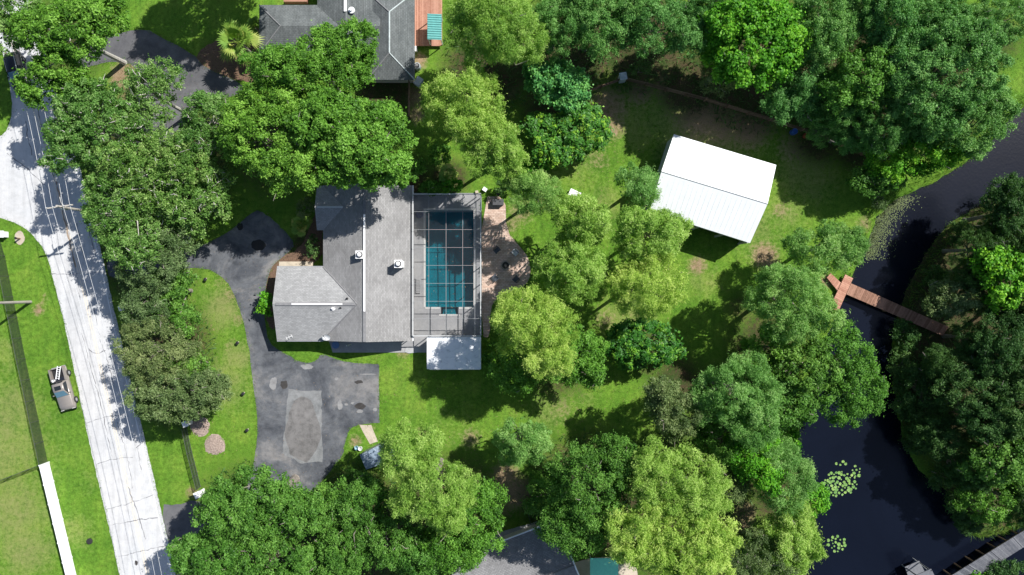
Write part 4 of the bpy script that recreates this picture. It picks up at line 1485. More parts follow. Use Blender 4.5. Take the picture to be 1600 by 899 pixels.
p2, e2 = pole((166, 336), 9.6, 'wooden utility pole with crossarm leaning over the shaded road', R(8))
p3, e3 = pole((300, 880), 9.6, 'utility pole at the bottom edge by the dark oak', R(8))
pole((48, 472), 9.5, 'bare wooden utility pole in the left verge beside the chain link fence', 0, False)
b0 = W(75, -40)
p0, e0_ = pole((75, -40), 9.6, 'utility pole beyond the top left oak', R(8))
M_wire = plain('aluminium_wire', (.45, .46, .48), .35, var=.05)
names = ('power line nearest the left of the road', 'second power line from the left above the road', 'third power line from the left above the road', 'power line nearest the hedge side of the road')
for i in range(4):
    path = []
    for a, b in ((e0_[i], e2[i]), (e2[i], e3[i])):
        for k in range(13):
            f = k / 12
            p = a.lerp(b, f)
            path.append((p.x, p.y, p.z - 4 * .9 * f * (1 - f)))
    # continue out of the photo at the bottom
    d = (e3[i] - e2[i]).normalized()
    path.append(tuple(e3[i] + d * 30))
    o = MB().tube(path, .022, 4).build('power_line', M_wire, loc=e2[i])
    tag(o, names[i], 'power line', 'power lines along the road')


# ================================================================== VEHICLES
def loft(sections, n=None):
    """sections: list of lists of points (same count) -> closed skin"""
    mb = MB()
    m = len(sections[0])
    vs = [p for s in sections for p in s]
    fs = []
    for i in range(len(sections) - 1):
        for k in range(m):
            fs.append((i * m + k, i * m + (k + 1) % m, (i + 1) * m + (k + 1) % m, (i + 1) * m + k))
    fs.append(tuple(range(m - 1, -1, -1)))
    fs.append(tuple((len(sections) - 1) * m + k for k in range(m)))
    return mb.add(vs, fs)


def sec(y, w, z0, z1, bev=.12):
    """rounded cross-section in xz at y"""
    w2 = w / 2
    return [(-w2 + bev * .6, y, z0), (w2 - bev * .6, y, z0), (w2, y, z0 + bev), (w2 + .01, y, (z0 + z1) / 2), (w2 - .03, y, z1 - bev), (w2 - bev - .03, y, z1), (-w2 + bev + .03, y, z1), (-w2 + .03, y, z1 - bev), (-w2 - .01, y, (z0 + z1) / 2), (-w2, y, z0 + bev)]


def wheel(t, x, y, r=.40, w=.28):
    s = 1 if x > 0 else -1
    prof = [(r * .55, -w / 2), (r * .94, -w / 2), (r, -w / 4), (r, w / 4), (r * .94, w / 2), (r * .55, w / 2)]
    vs, fs = [], []
    for q, zz in prof:
        for k in range(18):
            a = 2 * math.pi * k / 18
            vs.append((x + zz, y + q * math.cos(a), r + q * math.sin(a)))
    for i in range(5):
        for k in range(18):
            fs.append((i * 18 + k, i * 18 + (k + 1) % 18, (i + 1) * 18 + (k + 1) % 18, (i + 1) * 18 + k))
    wh = MB().add(vs, fs).build('wheel', M_black, t, True)
    rim = MB()
    vs = [(x + s * w * .40, y + r * .57 * math.cos(2 * math.pi * k / 14), r + r * .57 * math.sin(2 * math.pi * k / 14)) for k in range(14)]
    vs += [(x - s * w * .40, v[1], v[2]) for v in vs]
    fs = [tuple(range(14)), tuple(range(27, 13, -1))] + [(k, (k + 1) % 14, 14 + (k + 1) % 14, 14 + k) for k in range(14)]
    rim.add(vs, fs).build('rim', M_alu_dark, wh)


M_beigepaint = plain('tan_car_paint', (.30, .27, .245), .35, .3, var=.04)
M_blackpaint = plain('black_car_paint', (.012, .013, .016), .15, 0, var=.05)
M_wind = plain('windscreen_glass', (.10, .20, .26), .06, 0, var=.1)
M_lamp = plain('lamp_lens', (.6, .6, .58), .2)
M_redlamp = plain('red_lens', (.35, .02, .02), .25)

# pickup (front towards -y in its own frame)
t = thing('pickup_truck', 'tan pickup truck with sunroof parked on the verge, ladder in its bed', 'pickup truck', (0, 0, 0))
L = 5.35
body = loft([sec(-2.68, 1.5, .55, .80, .1), sec(-2.6, 1.78, .42, 1.0), sec(-2.2, 1.86, .38, 1.10), sec(-1.1, 1.88, .38, 1.16), sec(-.9, 1.88, .38, 1.17), sec(.95, 1.88, .38, 1.17), sec(1.0, 1.88, .38, .75), sec(2.55, 1.88, .40, .75), sec(2.62, 1.80, .45, .75)])
body.build('body', M_beigepaint, t, True)
for s in (-1, 1):
    MB().box((s * .86, 1.80, .97), (.17, 1.66, .46)).build('bed_side', M_beigepaint, t)
MB().box((0, 2.59, .97), (1.56, .08, .44)).build('tailgate', M_beigepaint, t)
MB().box((0, 1.80, .775), (1.54, 1.50, .03)).build('bed_liner', M_dark, t)
MB().box((0, 1.18, 1.02), (1.52, .42, .46)).build('tool_box', plain('black_toolbox', (.02, .022, .03), .35), t)
cab = loft([sec(-.95, 1.70, 1.10, 1.20, .03), sec(-.30, 1.46, 1.10, 1.70, .08), sec(-.1, 1.44, 1.10, 1.76, .08), sec(.70, 1.44, 1.10, 1.76, .08), sec(.92, 1.56, 1.10, 1.30, .06)])
cab.build('cabin', M_beigepaint, t, True)
MB().add([(-.74, -.93, 1.235), (.74, -.93, 1.235), (.60, -.30, 1.735), (-.60, -.30, 1.735)], [(0, 1, 2, 3)]).build('windscreen', M_wind, t)
MB().add([(-.62, .915, 1.36), (-.62, .74, 1.74), (.62, .74, 1.74), (.62, .915, 1.36)], [(0, 1, 2, 3)]).build('rear_window', M_glass, t)
for s in (-1, 1):
    MB().add([(s * .86, -.72, 1.22), (s * .87, .80, 1.22), (s * .745, .62, 1.70), (s * .745, -.22, 1.70)], [(0, 1, 2, 3) if s > 0 else (3, 2, 1, 0)]).build('side_window', M_glass, t)
    MB().box((s * 1.02, -.62, 1.22), (.22, .10, .16)).build('mirror', M_beigepaint, t)
    MB().box((s * .70, -2.66, .86), (.36, .06, .16)).build('headlight', M_lamp, t)
    MB().box((s * .86, 2.64, .98), (.14, .04, .3)).build('tail_light', M_redlamp, t)
    for y_ in (-1.72, 1.72):
        wheel(t, s * .90, y_)
MB().box((0, .16, 1.765), (.82, .52, .02)).build('sunroof', M_glass, t)
MB().box((0, -2.70, .52), (1.7, .12, .2)).build('front_bumper', M_dark, t)
MB().box((0, 2.70, .55), (1.7, .14, .16)).build('rear_bumper', M_alu_dark, t)
c = W(97.5, 607.5, .9)
t.location = (c.x, c.y, 0)
t.rotation_euler.z = R(15.5)
Mt = Matrix.Translation(t.location) @ Matrix.Rotation(R(15.5), 4, 'Z')
# ladder in the bed
ld = thing('ladder', 'white aluminium ladder lying in the pickup bed', 'ladder', (0, 0, 0))
l0, l1 = Vector((-.05, 1.25, 1.30)), Vector((.55, 2.75, 1.26))
dl = (l1 - l0).normalized()
nl = Vector((-dl.y, dl.x, 0)) * .19
for s in (-1, 1):
    MB().tube([l0 + nl * s, l1 + nl * s], .05, 4).build('rail', M_vinyl, ld)
for k in range(6):
    p = l0.lerp(l1, (k + .5) / 6)
    MB().tube([p - nl, p + nl], .03, 5).build('rung', M_vinyl, ld)
ld.location = t.location
ld.rotation_euler.z = R(15.5)
bk = thing('bucket', 'white bucket on the tool box of the pickup', 'bucket', (0, 0, 0))
MB().lathe((-.45, 1.18, 1.25), [(.14, 0), (.18, .30), (.16, .30), (.12, .03)], 12).build('shell', M_white, bk)
MB().tube([(-.45 + .17 * math.cos(a), 1.18, 1.55 + .1 * math.sin(a)) for a in np.linspace(0, math.pi, 7)], .01, 4).build('handle', M_alu, bk)
bk.location = t.location
bk.rotation_euler.z = R(15.5)

t = thing('suv', 'black car on the road edge partly under the top left oak', 'car', (0, 0, 0))
loft([sec(-2.35, 1.4, .5, .75, .1), sec(-2.28, 1.72, .38, .92), sec(-1.9, 1.84, .34, 1.02), sec(-.9, 1.88, .34, 1.08), sec(1.9, 1.88, .34, 1.10), sec(2.3, 1.80, .40, 1.05), sec(2.38, 1.6, .5, .9, .1)]).build('body', M_blackpaint, t, True)
loft([sec(-1.05, 1.66, 1.02, 1.12, .03), sec(-.35, 1.46, 1.02, 1.62, .1), sec(0, 1.44, 1.02, 1.70, .1), sec(1.5, 1.44, 1.02, 1.68, .1), sec(2.2, 1.5, 1.02, 1.25, .08)]).build('cabin', M_blackpaint, t, True)
MB().add([(-.74, -1.02, 1.15), (.74, -1.02, 1.15), (.62, -.33, 1.64), (-.62, -.33, 1.64)], [(0, 1, 2, 3)]).build('windscreen', M_wind, t)
MB().add([(-.6, 2.16, 1.31), (-.6, 1.60, 1.67), (.6, 1.60, 1.67), (.6, 2.16, 1.31)], [(0, 1, 2, 3)]).build('rear_window', M_glass, t)
for s in (-1, 1):
    MB().add([(s * .86, -.8, 1.12), (s * .86, 1.9, 1.14), (s * .75, 1.5, 1.62), (s * .75, -.25, 1.62)], [(0, 1, 2, 3) if s > 0 else (3, 2, 1, 0)]).build('side_window', M_glass, t)
    MB().box((s * 1.0, -.72, 1.12), (.2, .1, .14)).build('mirror', M_blackpaint, t)
    MB().box((s * .66, -2.33, .78), (.36, .06, .14)).build('headlight', M_lamp, t)
    MB().box((s * .74, 2.36, .85), (.2, .05, .2)).build('tail_light', M_redlamp, t)
    MB().tube([(s * .62, -.2, 1.70), (s * .64, 1.5, 1.70)], .025, 5).build('roof_rail', M_alu, t)
    for y_ in (-1.45, 1.45):
        wheel(t, s * .88, y_, .36, .24)
c = W(25, 111, .9)
t.location = (c.x, c.y, 0.02)
t.rotation_euler.z = R(14)

# tyre on the verge
c = W(140, 846, .1)
t = thing('tyre', 'black tyre lying in the grass verge at the bottom left', 'tyre', (c.x, c.y, 0))
MB().lathe((c.x, c.y, 0), [(.20, .02), (.33, 0), (.38, .06), (.38, .16), (.33, .22), (.20, .20)], 20).build('tread', M_black, t, True)
MB().lathe((c.x, c.y, .03), [(.21, 0), (.21, .08)], 16).build('rim', M_dark, t)
# stone slab and utility cover
c = W(31, 372)
t = thing('stone_slab', 'pale round concrete slab with a dark stub in the junction grass', 'slab', (c.x, c.y, 0))
MB().prism([(c.x + .62 * math.cos(a) * random.uniform(.85, 1.1), c.y + .85 * math.sin(a) * random.uniform(.9, 1.1)) for a in np.linspace(0, 2 * math.pi, 15)[:-1]], -.02, .06).build('slab', M_beige, t)
MB().tube([(c.x + .05, c.y - .1, .05), (c.x + .05, c.y - .1, .8)], .10, 8).build('stub', M_fence, t)
MB().prism([(c.x + .05 + .16 * math.cos(a), c.y - .1 + .16 * math.sin(a)) for a in np.linspace(0, 2 * math.pi, 9)[:-1]], .8, .88).build('stub_cap', M_dark, t)


# wood-chip rings (cut tree sites)
def chips(px, py, r, lab):
    c = W(px, py)
    t = thing('wood_chip_pile', lab, 'wood chips', (c.x, c.y, 0))
    n = 420
    ang = rng.uniform(0, 2 * math.pi, n)
    rad = r / PPM * np.sqrt(rng.uniform(0, 1, n))
    mbp = MB()
    vs, fs = [], []
    rings = 5
    for i in range(rings + 1):
        q = r / PPM * i / rings
        for k in range(20):
            a = 2 * math.pi * k / 20
            w_ = 1 + .12 * math.sin(3 * a + px) + .06 * math.sin(7 * a)
            vs.append((c.x + q * w_ * math.cos(a), c.y + q * w_ * math.sin(a), .16 * (1 - (i / rings) ** 2) - .01 + random.uniform(0, .03) * (i < rings)))
    for i in range(rings):
        for k in range(20):
            fs.append((i * 20 + k, i * 20 + (k + 1) % 20, (i + 1) * 20 + (k + 1) % 20, (i + 1) * 20 + k))
    mbp.add(vs, fs).build('mound', M_chips, t)
    cm = MB()
    for a, q in zip(ang, rad):
        x_, y_ = c.x + q * math.cos(a), c.y + q * math.sin(a)
        cm.box((x_, y_, .16 * (1 - (q * PPM / r) ** 2) + .03), (random.uniform(.08, .22), random.uniform(.03, .08), .03), random.uniform(0, 3))
    o = cm.build('chips', M_chips, t)
    o['kind'] = 'stuff'


chips(313, 667, 15, 'pale wood chip ring beside the upper white gate pillar')
chips(336, 695, 16, 'pale wood chip ring in the lawn below the other ring')


# small garden spotlights
def spot(px, py, lab):
    c = W(px, py, .2)
    t = thing('garden_light', lab, 'garden light', (c.x, c.y, 0))
    MB().tube([(c.x, c.y, 0), (c.x, c.y, .3)], .04, 6).build('stake', M_dark, t)
    MB().lathe((c.x, c.y, .28), [(.10, 0), (.2, .12), (.22, .22), (.05, .26)], 10).build('head', M_dark, t)
    MB().lathe((c.x + .1, c.y + .12, .25), [(.07, 0), (.09, .12), (.03, .16)], 8).build('lens', M_beige, t)


spot(381, 615, 'small dark garden light at the lawn edge left of the driveway, upper one')
spot(387, 672, 'small dark garden light at the lawn edge left of the driveway, lower one')
spot(322, 437, 'small dark garden light in the lawn below the drive bend')
spot(372, 536, 'small dark garden light in the lawn halfway down the drive edge')


# barrels by rail fence
def barrel(px, py, mat, lab, r=.36, h=.95):
    c = W(px, py, h)
    t = thing('barrel', lab, 'barrel', (c.x, c.y, 0))
    MB().lathe((c.x, c.y, 0), [(r * .92, 0), (r, .05), (r * .98, h * .3), (r * 1.03, h * .34), (r * .98, h * .38), (r * .98, h * .64), (r * 1.03, h * .68), (r, h * .95), (r * .92, h)], 18).build('drum', mat, t, True)
    MB().lathe((c.x, c.y, h), [(r * .85, 0), (r * .85, .015)], 18).build('lid', mat, t)


barrel(1242.5, 205, plain('blue_drum', (.03, .10, .35), .4), 'blue plastic barrel by the rail fence behind the barn')
barrel(1261, 211, plain('red_drum', (.28, .03, .03), .4), 'dark red barrel by the rail fence', .3, .7)
crate(1267, 208, (.5, .4, .5), R(30), M_white, 'white crate beside the dark red barrel by the fence', 'crate', 'crate')

# ================================================================== BRIDGE, DOCK, BOARDWALK
def plank_walk(name, lab, cat, a0, a1, b0, b1, z, n, mat, posts=4, zg=-1.6):
    """a0-a1 one long edge, b0-b1 the other"""
    c = (a0 + b0) / 2
    t = thing(name, lab, cat, (c.x, c.y, 0))
    for k in range(n):
        f0, f1_ = (k + .04) / n, (k + .96) / n
        jz = random.uniform(-.006, .006)
        p = [a0.lerp(a1, f0), a0.lerp(a1, f1_), b0.lerp(b1, f1_), b0.lerp(b1, f0)]
        MB().slab([(q.x, q.y, z + jz) for q in p], .045).build('plank', mat, t)
    for e0, e1 in ((a0.lerp(b0, .06), a1.lerp(b1, .06)), (a0.lerp(b0, .94), a1.lerp(b1, .94))):
        wallq(Vector((e0.x, e0.y, 0)), Vector((e1.x, e1.y, 0)), z - .28, z - .06, 'stringer', M_fence, t, .08)
        for k in range(posts):
            p = e0.lerp(e1, (k + .5) / posts)
            MB().tube([(p.x, p.y, zg), (p.x, p.y, z - .05)], .10, 7).build('piling', M_fence, t)
    return t


zd = .55
plank_walk('footbridge', 'straight brown plank footbridge crossing the dark canal', 'bridge', W(1330, 443, zd), W(1482.5, 511, zd), W(1322.5, 460, zd), W(1473, 525, zd), zd, 62, M_redwood, 6)
plank_walk('canal_dock', 'reddish plank dock along the bank at the footbridge end', 'dock', W(1321, 429, zd + .02), W(1297, 480, zd + .02), W(1333, 435, zd + .02), W(1310, 487, zd + .02), zd + .02, 20, M_deckwood, 3)
plank_walk('dock_ramp', 'short pinkish plank ramp leading down from the dock to the bank', 'ramp', W(1297, 427, .3), W(1316, 444, .45), W(1291, 434, .3), W(1309, 455, .45), .48, 8, M_deckwood, 1, -.3)
# grey boardwalk, bottom right: separate deck sections
zw = 1.3
A0, A1 = W(1478, 905, zw), W(1618, 818, zw)
B0, B1 = W(1502, 917, zw), W(1630, 836, zw)
for k, lab in enumerate(('weathered grey boardwalk section nearest the bottom edge', 'second weathered grey boardwalk section up from the bottom edge', 'third weathered grey boardwalk section up from the bottom edge', 'weathered grey boardwalk section cut by the right photo edge')):
    f0, f1_ = k / 4, (k + .985) / 4
    plank_walk('boardwalk_section', lab, 'boardwalk', A0.lerp(A1, f0), A0.lerp(A1, f1_), B0.lerp(B1, f0), B0.lerp(B1, f1_), zw, 14, M_greywood, 2)['group'] = 'grey boardwalk sections'
# little roofed dock house at the bottom edge
zh = 3.0
q = [W(1432, 899, zh), W(1455, 889, zh), W(1478, 935, zh), W(1450, 950, zh)]
c = sum(q, Vector()) / 4
t = thing('dock_house', 'small roofed dock shelter reflected black in the canal at the bottom edge', 'shelter', (c.x, c.y, WATER_Z))
MB().slab(q, .1).build('roof', M_greywood, t)
for p in q:
    pp = p.lerp(c, .1)
    MB().tube([(pp.x, pp.y, -1.5), (pp.x, pp.y, zh)], .08, 7).build('post', M_greywood, t)
MB().slab([(p.x, p.y, .5) for p in q], .06).build('floor', M_greywood, t)
MB().tube([W(1426, 872, 0.2), W(1452, 893, 2.9)], .03, 5).build('brace', M_alu, t)

# ---- lily pads
def pad_mesh():
    vs = [(0, 0, .012)]
    n = 16
    for k in range(n):
        a = .18 + (2 * math.pi - .36) * k / (n - 1)
        r_ = .27 * (1 + .05 * math.sin(5 * a))
        vs.append((r_ * math.cos(a), r_ * math.sin(a), .025 + .012 * math.sin(3 * a)))
    fs = [(0, k, k + 1) for k in range(1, n)]
    m = len(vs)
    vs += [(v[0], v[1], v[2] - .012) for v in vs]
    fs += [(m, m + k + 1, m + k) for k in range(1, n)]
    fs += [(k, m + k, m + k + 1, k + 1) for k in range(1, n)]
    return vs, fs


pads = []
for j in range(3):
    me = bpy.data.meshes.new('lily_pad')
    vs, fs = pad_mesh()
    me.from_pydata(vs, [], fs)
    at = me.attributes.new('tint', 'FLOAT', 'FACE')
    at.data.foreach_set('value', [(.2, .5, .85)[j]] * len(fs))
    me.materials.append(LEAF['pad'])
    pads.append(me)


def scatter_pads(cx_, cy_, rx, ry, n, lab, grp, mind):
    pts = []
    tries = 0
    while len(pts) < n and tries < 6000:
        tries += 1
        a, q = random.uniform(0, 2 * math.pi), math.sqrt(random.random())
        x_, y_ = cx_ + rx * q * math.cos(a), cy_ + ry * q * math.sin(a)
        if all((x_ - u) ** 2 + (y_ - v) ** 2 > mind ** 2 for u, v in pts):
            pts.append((x_, y_))
    for x_, y_ in pts:
        p = W(x_, y_, WATER_Z)
        o = bpy.data.objects.new('lily_pad', random.choice(pads))
        COL.objects.link(o)
        o.location = (p.x, p.y, WATER_Z)
        s = random.uniform(.32, .92)
        o.scale = (s * random.uniform(.85, 1.1), s, 1)
        o.rotation_euler.z = random.uniform(0, 6.28)
        tag(o, lab, 'lily pad', grp)


scatter_pads(1313, 756, 26, 20, 58, 'green lily pad in the large floating cluster right of the bright shrub', 'lily pads in the large cluster', 4.2)
scatter_pads(1314, 723, 9, 4, 4, 'lone green lily pad drifting above the large cluster', 'lily pads above the large cluster', 5)
scatter_pads(1338, 737, 7, 9, 9, 'green lily pad in the loose right fringe of the large cluster', 'lily pads right of the large cluster', 5)
scatter_pads(1307, 850, 15, 12, 20, 'green lily pad in the small floating cluster near the bottom edge', 'lily pads in the small cluster', 4.4)
#@@TREES@@

# ================================================================== TREES
def unit(v):
    return v / (np.linalg.norm(v, axis=1, keepdims=True) + 1e-9)


SPEC = {  # br bough radius, cr clump radius, leaf size, dens leaves per m2 of clump, flatness, normal scatter, outline lumps, twigs
    'oak':    dict(mat='oak', br=1.0, cr=.50, k=2.5, ll=.25, lw=.18, dens=62, flat=.75, rnd=.55, lump=.2, twig=.14),
    'darkoak': dict(mat='darkoak', br=.98, cr=.48, k=2.5, ll=.25, lw=.18, dens=60, flat=.75, rnd=.55, lump=.2, twig=.12),
    'moss':   dict(mat='moss', br=.78, cr=.40, k=1.9, ll=.23, lw=.15, dens=58, flat=.75, rnd=.65, lump=.24, twig=.5),
    'olive':  dict(mat='olive', br=.85, cr=.40, k=2.5, ll=.21, lw=.12, dens=72, flat=.8, rnd=.7, lump=.18, twig=.22),
    'cyp':    dict(mat='cyp', br=1.12, cr=.46, k=2.6, ll=.30, lw=.085, dens=82, flat=1.0, rnd=.8, lump=.2, twig=.03),
    'cypg':   dict(mat='cypg', br=1.10, cr=.46, k=2.6, ll=.30, lw=.085, dens=82, flat=1.0, rnd=.8, lump=.2, twig=.03),
    'dark':   dict(mat='dark', br=.95, cr=.44, k=2.5, ll=.22, lw=.13, dens=68, flat=.85, rnd=.65, lump=.18, twig=.05),
    'wood':   dict(mat='wood', br=.92, cr=.42, k=2.5, ll=.20, lw=.115, dens=88, flat=.85, rnd=.7, lump=.24, twig=.05),
    'bright': dict(mat='bright', br=1.0, cr=.50, k=2.6, ll=.30, lw=.22, dens=50, flat=.75, rnd=.5, lump=.18, twig=.03),
    'teal':   dict(mat='teal', br=.95, cr=.42, k=2.6, ll=.28, lw=.18, dens=58, flat=.8, rnd=.5, lump=.18, twig=.05),
    'loq':    dict(mat='loq', br=.85, cr=.36, k=2.4, ll=.40, lw=.16, dens=52, flat=.6, rnd=.35, lump=.18, twig=.05),
}
LEAF_TOTAL = 0


def leaf_tris(pos, nrm, ll, lw, rs, diamond):
    n = len(pos)
    t = rs.normal(size=(n, 3))
    t -= nrm * (t * nrm).sum(1, keepdims=True)
    t = unit(t)
    b = np.cross(nrm, t)
    l = (ll * rs.uniform(.7, 1.3, n))[:, None]
    w = (lw * rs.uniform(.7, 1.3, n))[:, None]
    if diamond:
        V = np.stack([pos - t * l * .5, pos + b * w * .5 + nrm * w * .12, pos + t * l * .5, pos - b * w * .5 + nrm * w * .12], 1).reshape(-1, 3)
        F = np.arange(4 * n).reshape(n, 4)
    else:
        V = np.stack([pos - t * l * .5, pos + b * w * .55 + t * l * .1, pos + t * l * .5 - b * w * .4], 1).reshape(-1, 3)
        F = np.arange(3 * n).reshape(n, 3)
    return V, F


def make_crown(lobes, sp, seed, dens=1.0, open_=0.0):
    """lobes: (cx,cy,cz,rx,ry,rz) metres relative to the tree base -> mesh, clump centres"""
    global LEAF_TOTAL
    S = SPEC[sp]
    rs = np.random.default_rng(seed)
    C, CR, BT = [], [], []
    for (cx_, cy_, cz, rx, ry, rz) in lobes:
        m = min(rx, ry)
        n_try = int(16.0 * (rx * ry) / (S['br'] ** 2)) + 20
        d = rs.normal(size=(n_try, 3))
        d[:, 2] = np.abs(d[:, 2]) - .28 * rs.uniform(0, 1, n_try)
        d = unit(d)
        k = rs.normal(size=(5, 3)) * 2.0
        ph = rs.uniform(0, 6.28, 5)
        lump = 1 + S['lump'] * np.sin(d @ k.T + ph).sum(1) * .5
        br = np.minimum(S['br'] * rs.uniform(.6, 1.35, n_try), m * .5)
        q = lump * (1 - .30 * rs.uniform(0, 1, n_try) ** 2)
        P = np.stack([cx_ + d[:, 0] * q * np.maximum(rx - br * .75, .15), cy_ + d[:, 1] * q * np.maximum(ry - br * .75, .15), cz + d[:, 2] * q * np.maximum(rz - br * .5, .2)], 1)
        kept = []
        for i in range(n_try):
            if kept:
                dd = P[kept] - P[i]
                dd[:, 2] *= .7
                if ((dd ** 2).sum(1) < ((br[kept] + br[i]) * .5 * 1.13) ** 2).any():
                    continue
            if rs.uniform() < max(open_, .05):
                continue
            kept.append(i)
        for i in kept:
            nc = max(4, int(S['k'] * (br[i] / S['cr']) ** 2 * (1.15 if d[i, 2] > .3 else .9)))
            e = rs.normal(size=(nc, 3)) + d[i] * .55 + np.array([0, 0, .55])
            e = unit(e)
            cr = S['cr'] * rs.uniform(.65, 1.3, nc) * min(1, br[i] / (S['cr'] * 1.5))
            rr_ = (br[i] * (.55 + .45 * rs.uniform(0, 1, nc) ** .5) - cr * .4)[:, None]
            C.append(P[i] + e * rr_ * np.array([1, 1, .8]))
            CR.append(cr)
            BT.append(np.full(nc, rs.normal() * .17 + (rs.choice([-.3, .3]) if rs.uniform() < .08 else 0)))
    C, CR, BT = np.concatenate(C), np.concatenate(CR), np.concatenate(BT)
    cnt = np.maximum(5, (S['dens'] * dens * 1.15 * math.pi * CR ** 2 * rs.uniform(.75, 1.25, len(CR)))).astype(int)
    own = np.repeat(np.arange(len(C)), cnt)
    n = len(own)
    d = rs.normal(size=(n, 3))
    d[:, 2] += .6
    d = unit(d)
    rad = .35 + .65 * np.sqrt(rs.uniform(0, 1, n))
    # each clump gets a ragged outline
    kk = rs.normal(size=(len(C), 3)) * 3.2
    rag = 1 + .22 * np.sin((d * kk[own]).sum(1) * 1.4 + own)
    pos = C[own] + d * (CR[own] * rad * rag)[:, None] * np.array([1, 1, S['flat']])
    stray = rs.uniform(0, 1, n) < .07
    pos[stray] += d[stray] * rs.uniform(.15, .6, stray.sum())[:, None] * np.minimum(CR[own][stray] / .4, 1)[:, None]
    nrm = unit(d * .8 + np.array([0, 0, .45]) + rs.normal(size=(n, 3)) * S['rnd'])
    ct = np.clip(.5 + BT + .15 * rs.normal(size=len(C)), 0, 1)
    tint = np.clip(ct[own] + .22 * rs.normal(size=n), 0, 1)
    if sp == 'loq':
        tint = np.clip(np.where(rs.uniform(0, 1, len(C)) < .2, .85, .36)[own] + .1 * rs.normal(size=n), 0, 1)
        nrm = unit(d * .5 + np.array([0, 0, .8]) + rs.normal(size=(n, 3)) * .3)
    lsz = rs.uniform(.85, 1.2)
    V, F = leaf_tris(pos, nrm, S['ll'] * lsz, S['lw'] * lsz, rs, sp in ('bright', 'loq', 'teal'))
    # lower, inner foliage that closes the crown from above
    Vi, Fi, ti = [], [], []
    for (cx_, cy_, cz, rx, ry, rz) in lobes:
        m = int(5 * math.pi * rx * ry * (1 - open_) * min(1, dens))
        a, q = rs.uniform(0, 6.28, m), np.sqrt(rs.uniform(0, 1, m)) * .86
        p = np.stack([cx_ + rx * q * np.cos(a), cy_ + ry * q * np.sin(a), cz + rz * (rs.uniform(-.25, .45, m) * np.sqrt(1 - q * q))], 1)
        nn = unit(rs.normal(size=(m, 3)) * .6 + np.array([0, 0, .8]))
        v_, f_ = leaf_tris(p, nn, .46, .34, rs, sp in ('bright', 'loq', 'teal'))
        Vi.append(v_)
        Fi.append(f_)
        ti.append(np.clip(.4 + .2 * rs.normal(size=m), 0, 1))
    o = len(V)
    for v_, f_, t_ in zip(Vi, Fi, ti):
        V = np.concatenate([V, v_])
        F = np.concatenate([F, f_ + o])
        tint = np.concatenate([tint, t_])
        o = len(V)
    LEAF_TOTAL += len(F) * (F.shape[1] - 2)
    me = np_mesh('crown', V, F, LEAF[S['mat']], None, {'tint': tint})
    return me, C, CR


def limbs(mb, base_top, r0, C, rs, n, sides=5, over=0.0):
    """tapered bent branches from the trunk head to n clumps"""
    if len(C) == 0:
        return
    ids = rs.permutation(len(C))[:n]
    for i in ids:
        tgt = Vector(C[i])
        st = base_top + Vector((0, 0, rs.uniform(-1.0, .3)))
        L = (tgt - st).length
        m1 = st.lerp(tgt, .35) + Vector(rs.normal(size=3) * .10 * L)
        m2 = st.lerp(tgt, .7) + Vector(rs.normal(size=3) * .08 * L)
        r_ = r0 * (.35 + .25 * rs.uniform())
        end = tgt + (tgt - m2).normalized() * over
        mb.tube([st, m1, m2, end], [r_, r_ * .7, r_ * .42, .025], sides, False)


def twigs(mb, C, CR, rs, n):
    """pale bare twigs poking out of the foliage"""
    ids = rs.integers(0, len(C), n)
    for i in ids:
        d = rs.normal(size=3)
        d[2] = abs(d[2]) * .5
        d = Vector(d).normalized()
        p = Vector(C[i]) - d * CR[i] * .6
        q = Vector(C[i]) + d * CR[i] * rs.uniform(1.1, 2.1)
        m = p.lerp(q, .55) + Vector(rs.normal(size=3) * .12)
        mb.tube([p, m, q], [.06, .045, .02], 4, False)


TREE_N = 0
POOLED = {}


def pooled_crown(sp, k):
    key = (sp, k % 4)
    if key not in POOLED:
        lob = [(0, 0, 0, 4.2, 4.2, 3.2)]
        r = np.random.default_rng(77 + k)
        for _ in range(2):
            a = r.uniform(0, 6.28)
            lob.append((2.2 * math.cos(a), 2.2 * math.sin(a), -.4, 2.4, 2.2, 2.2))
        POOLED[key] = make_crown(lob, sp, 5000 + 31 * (k % 4))
    return POOLED[key]




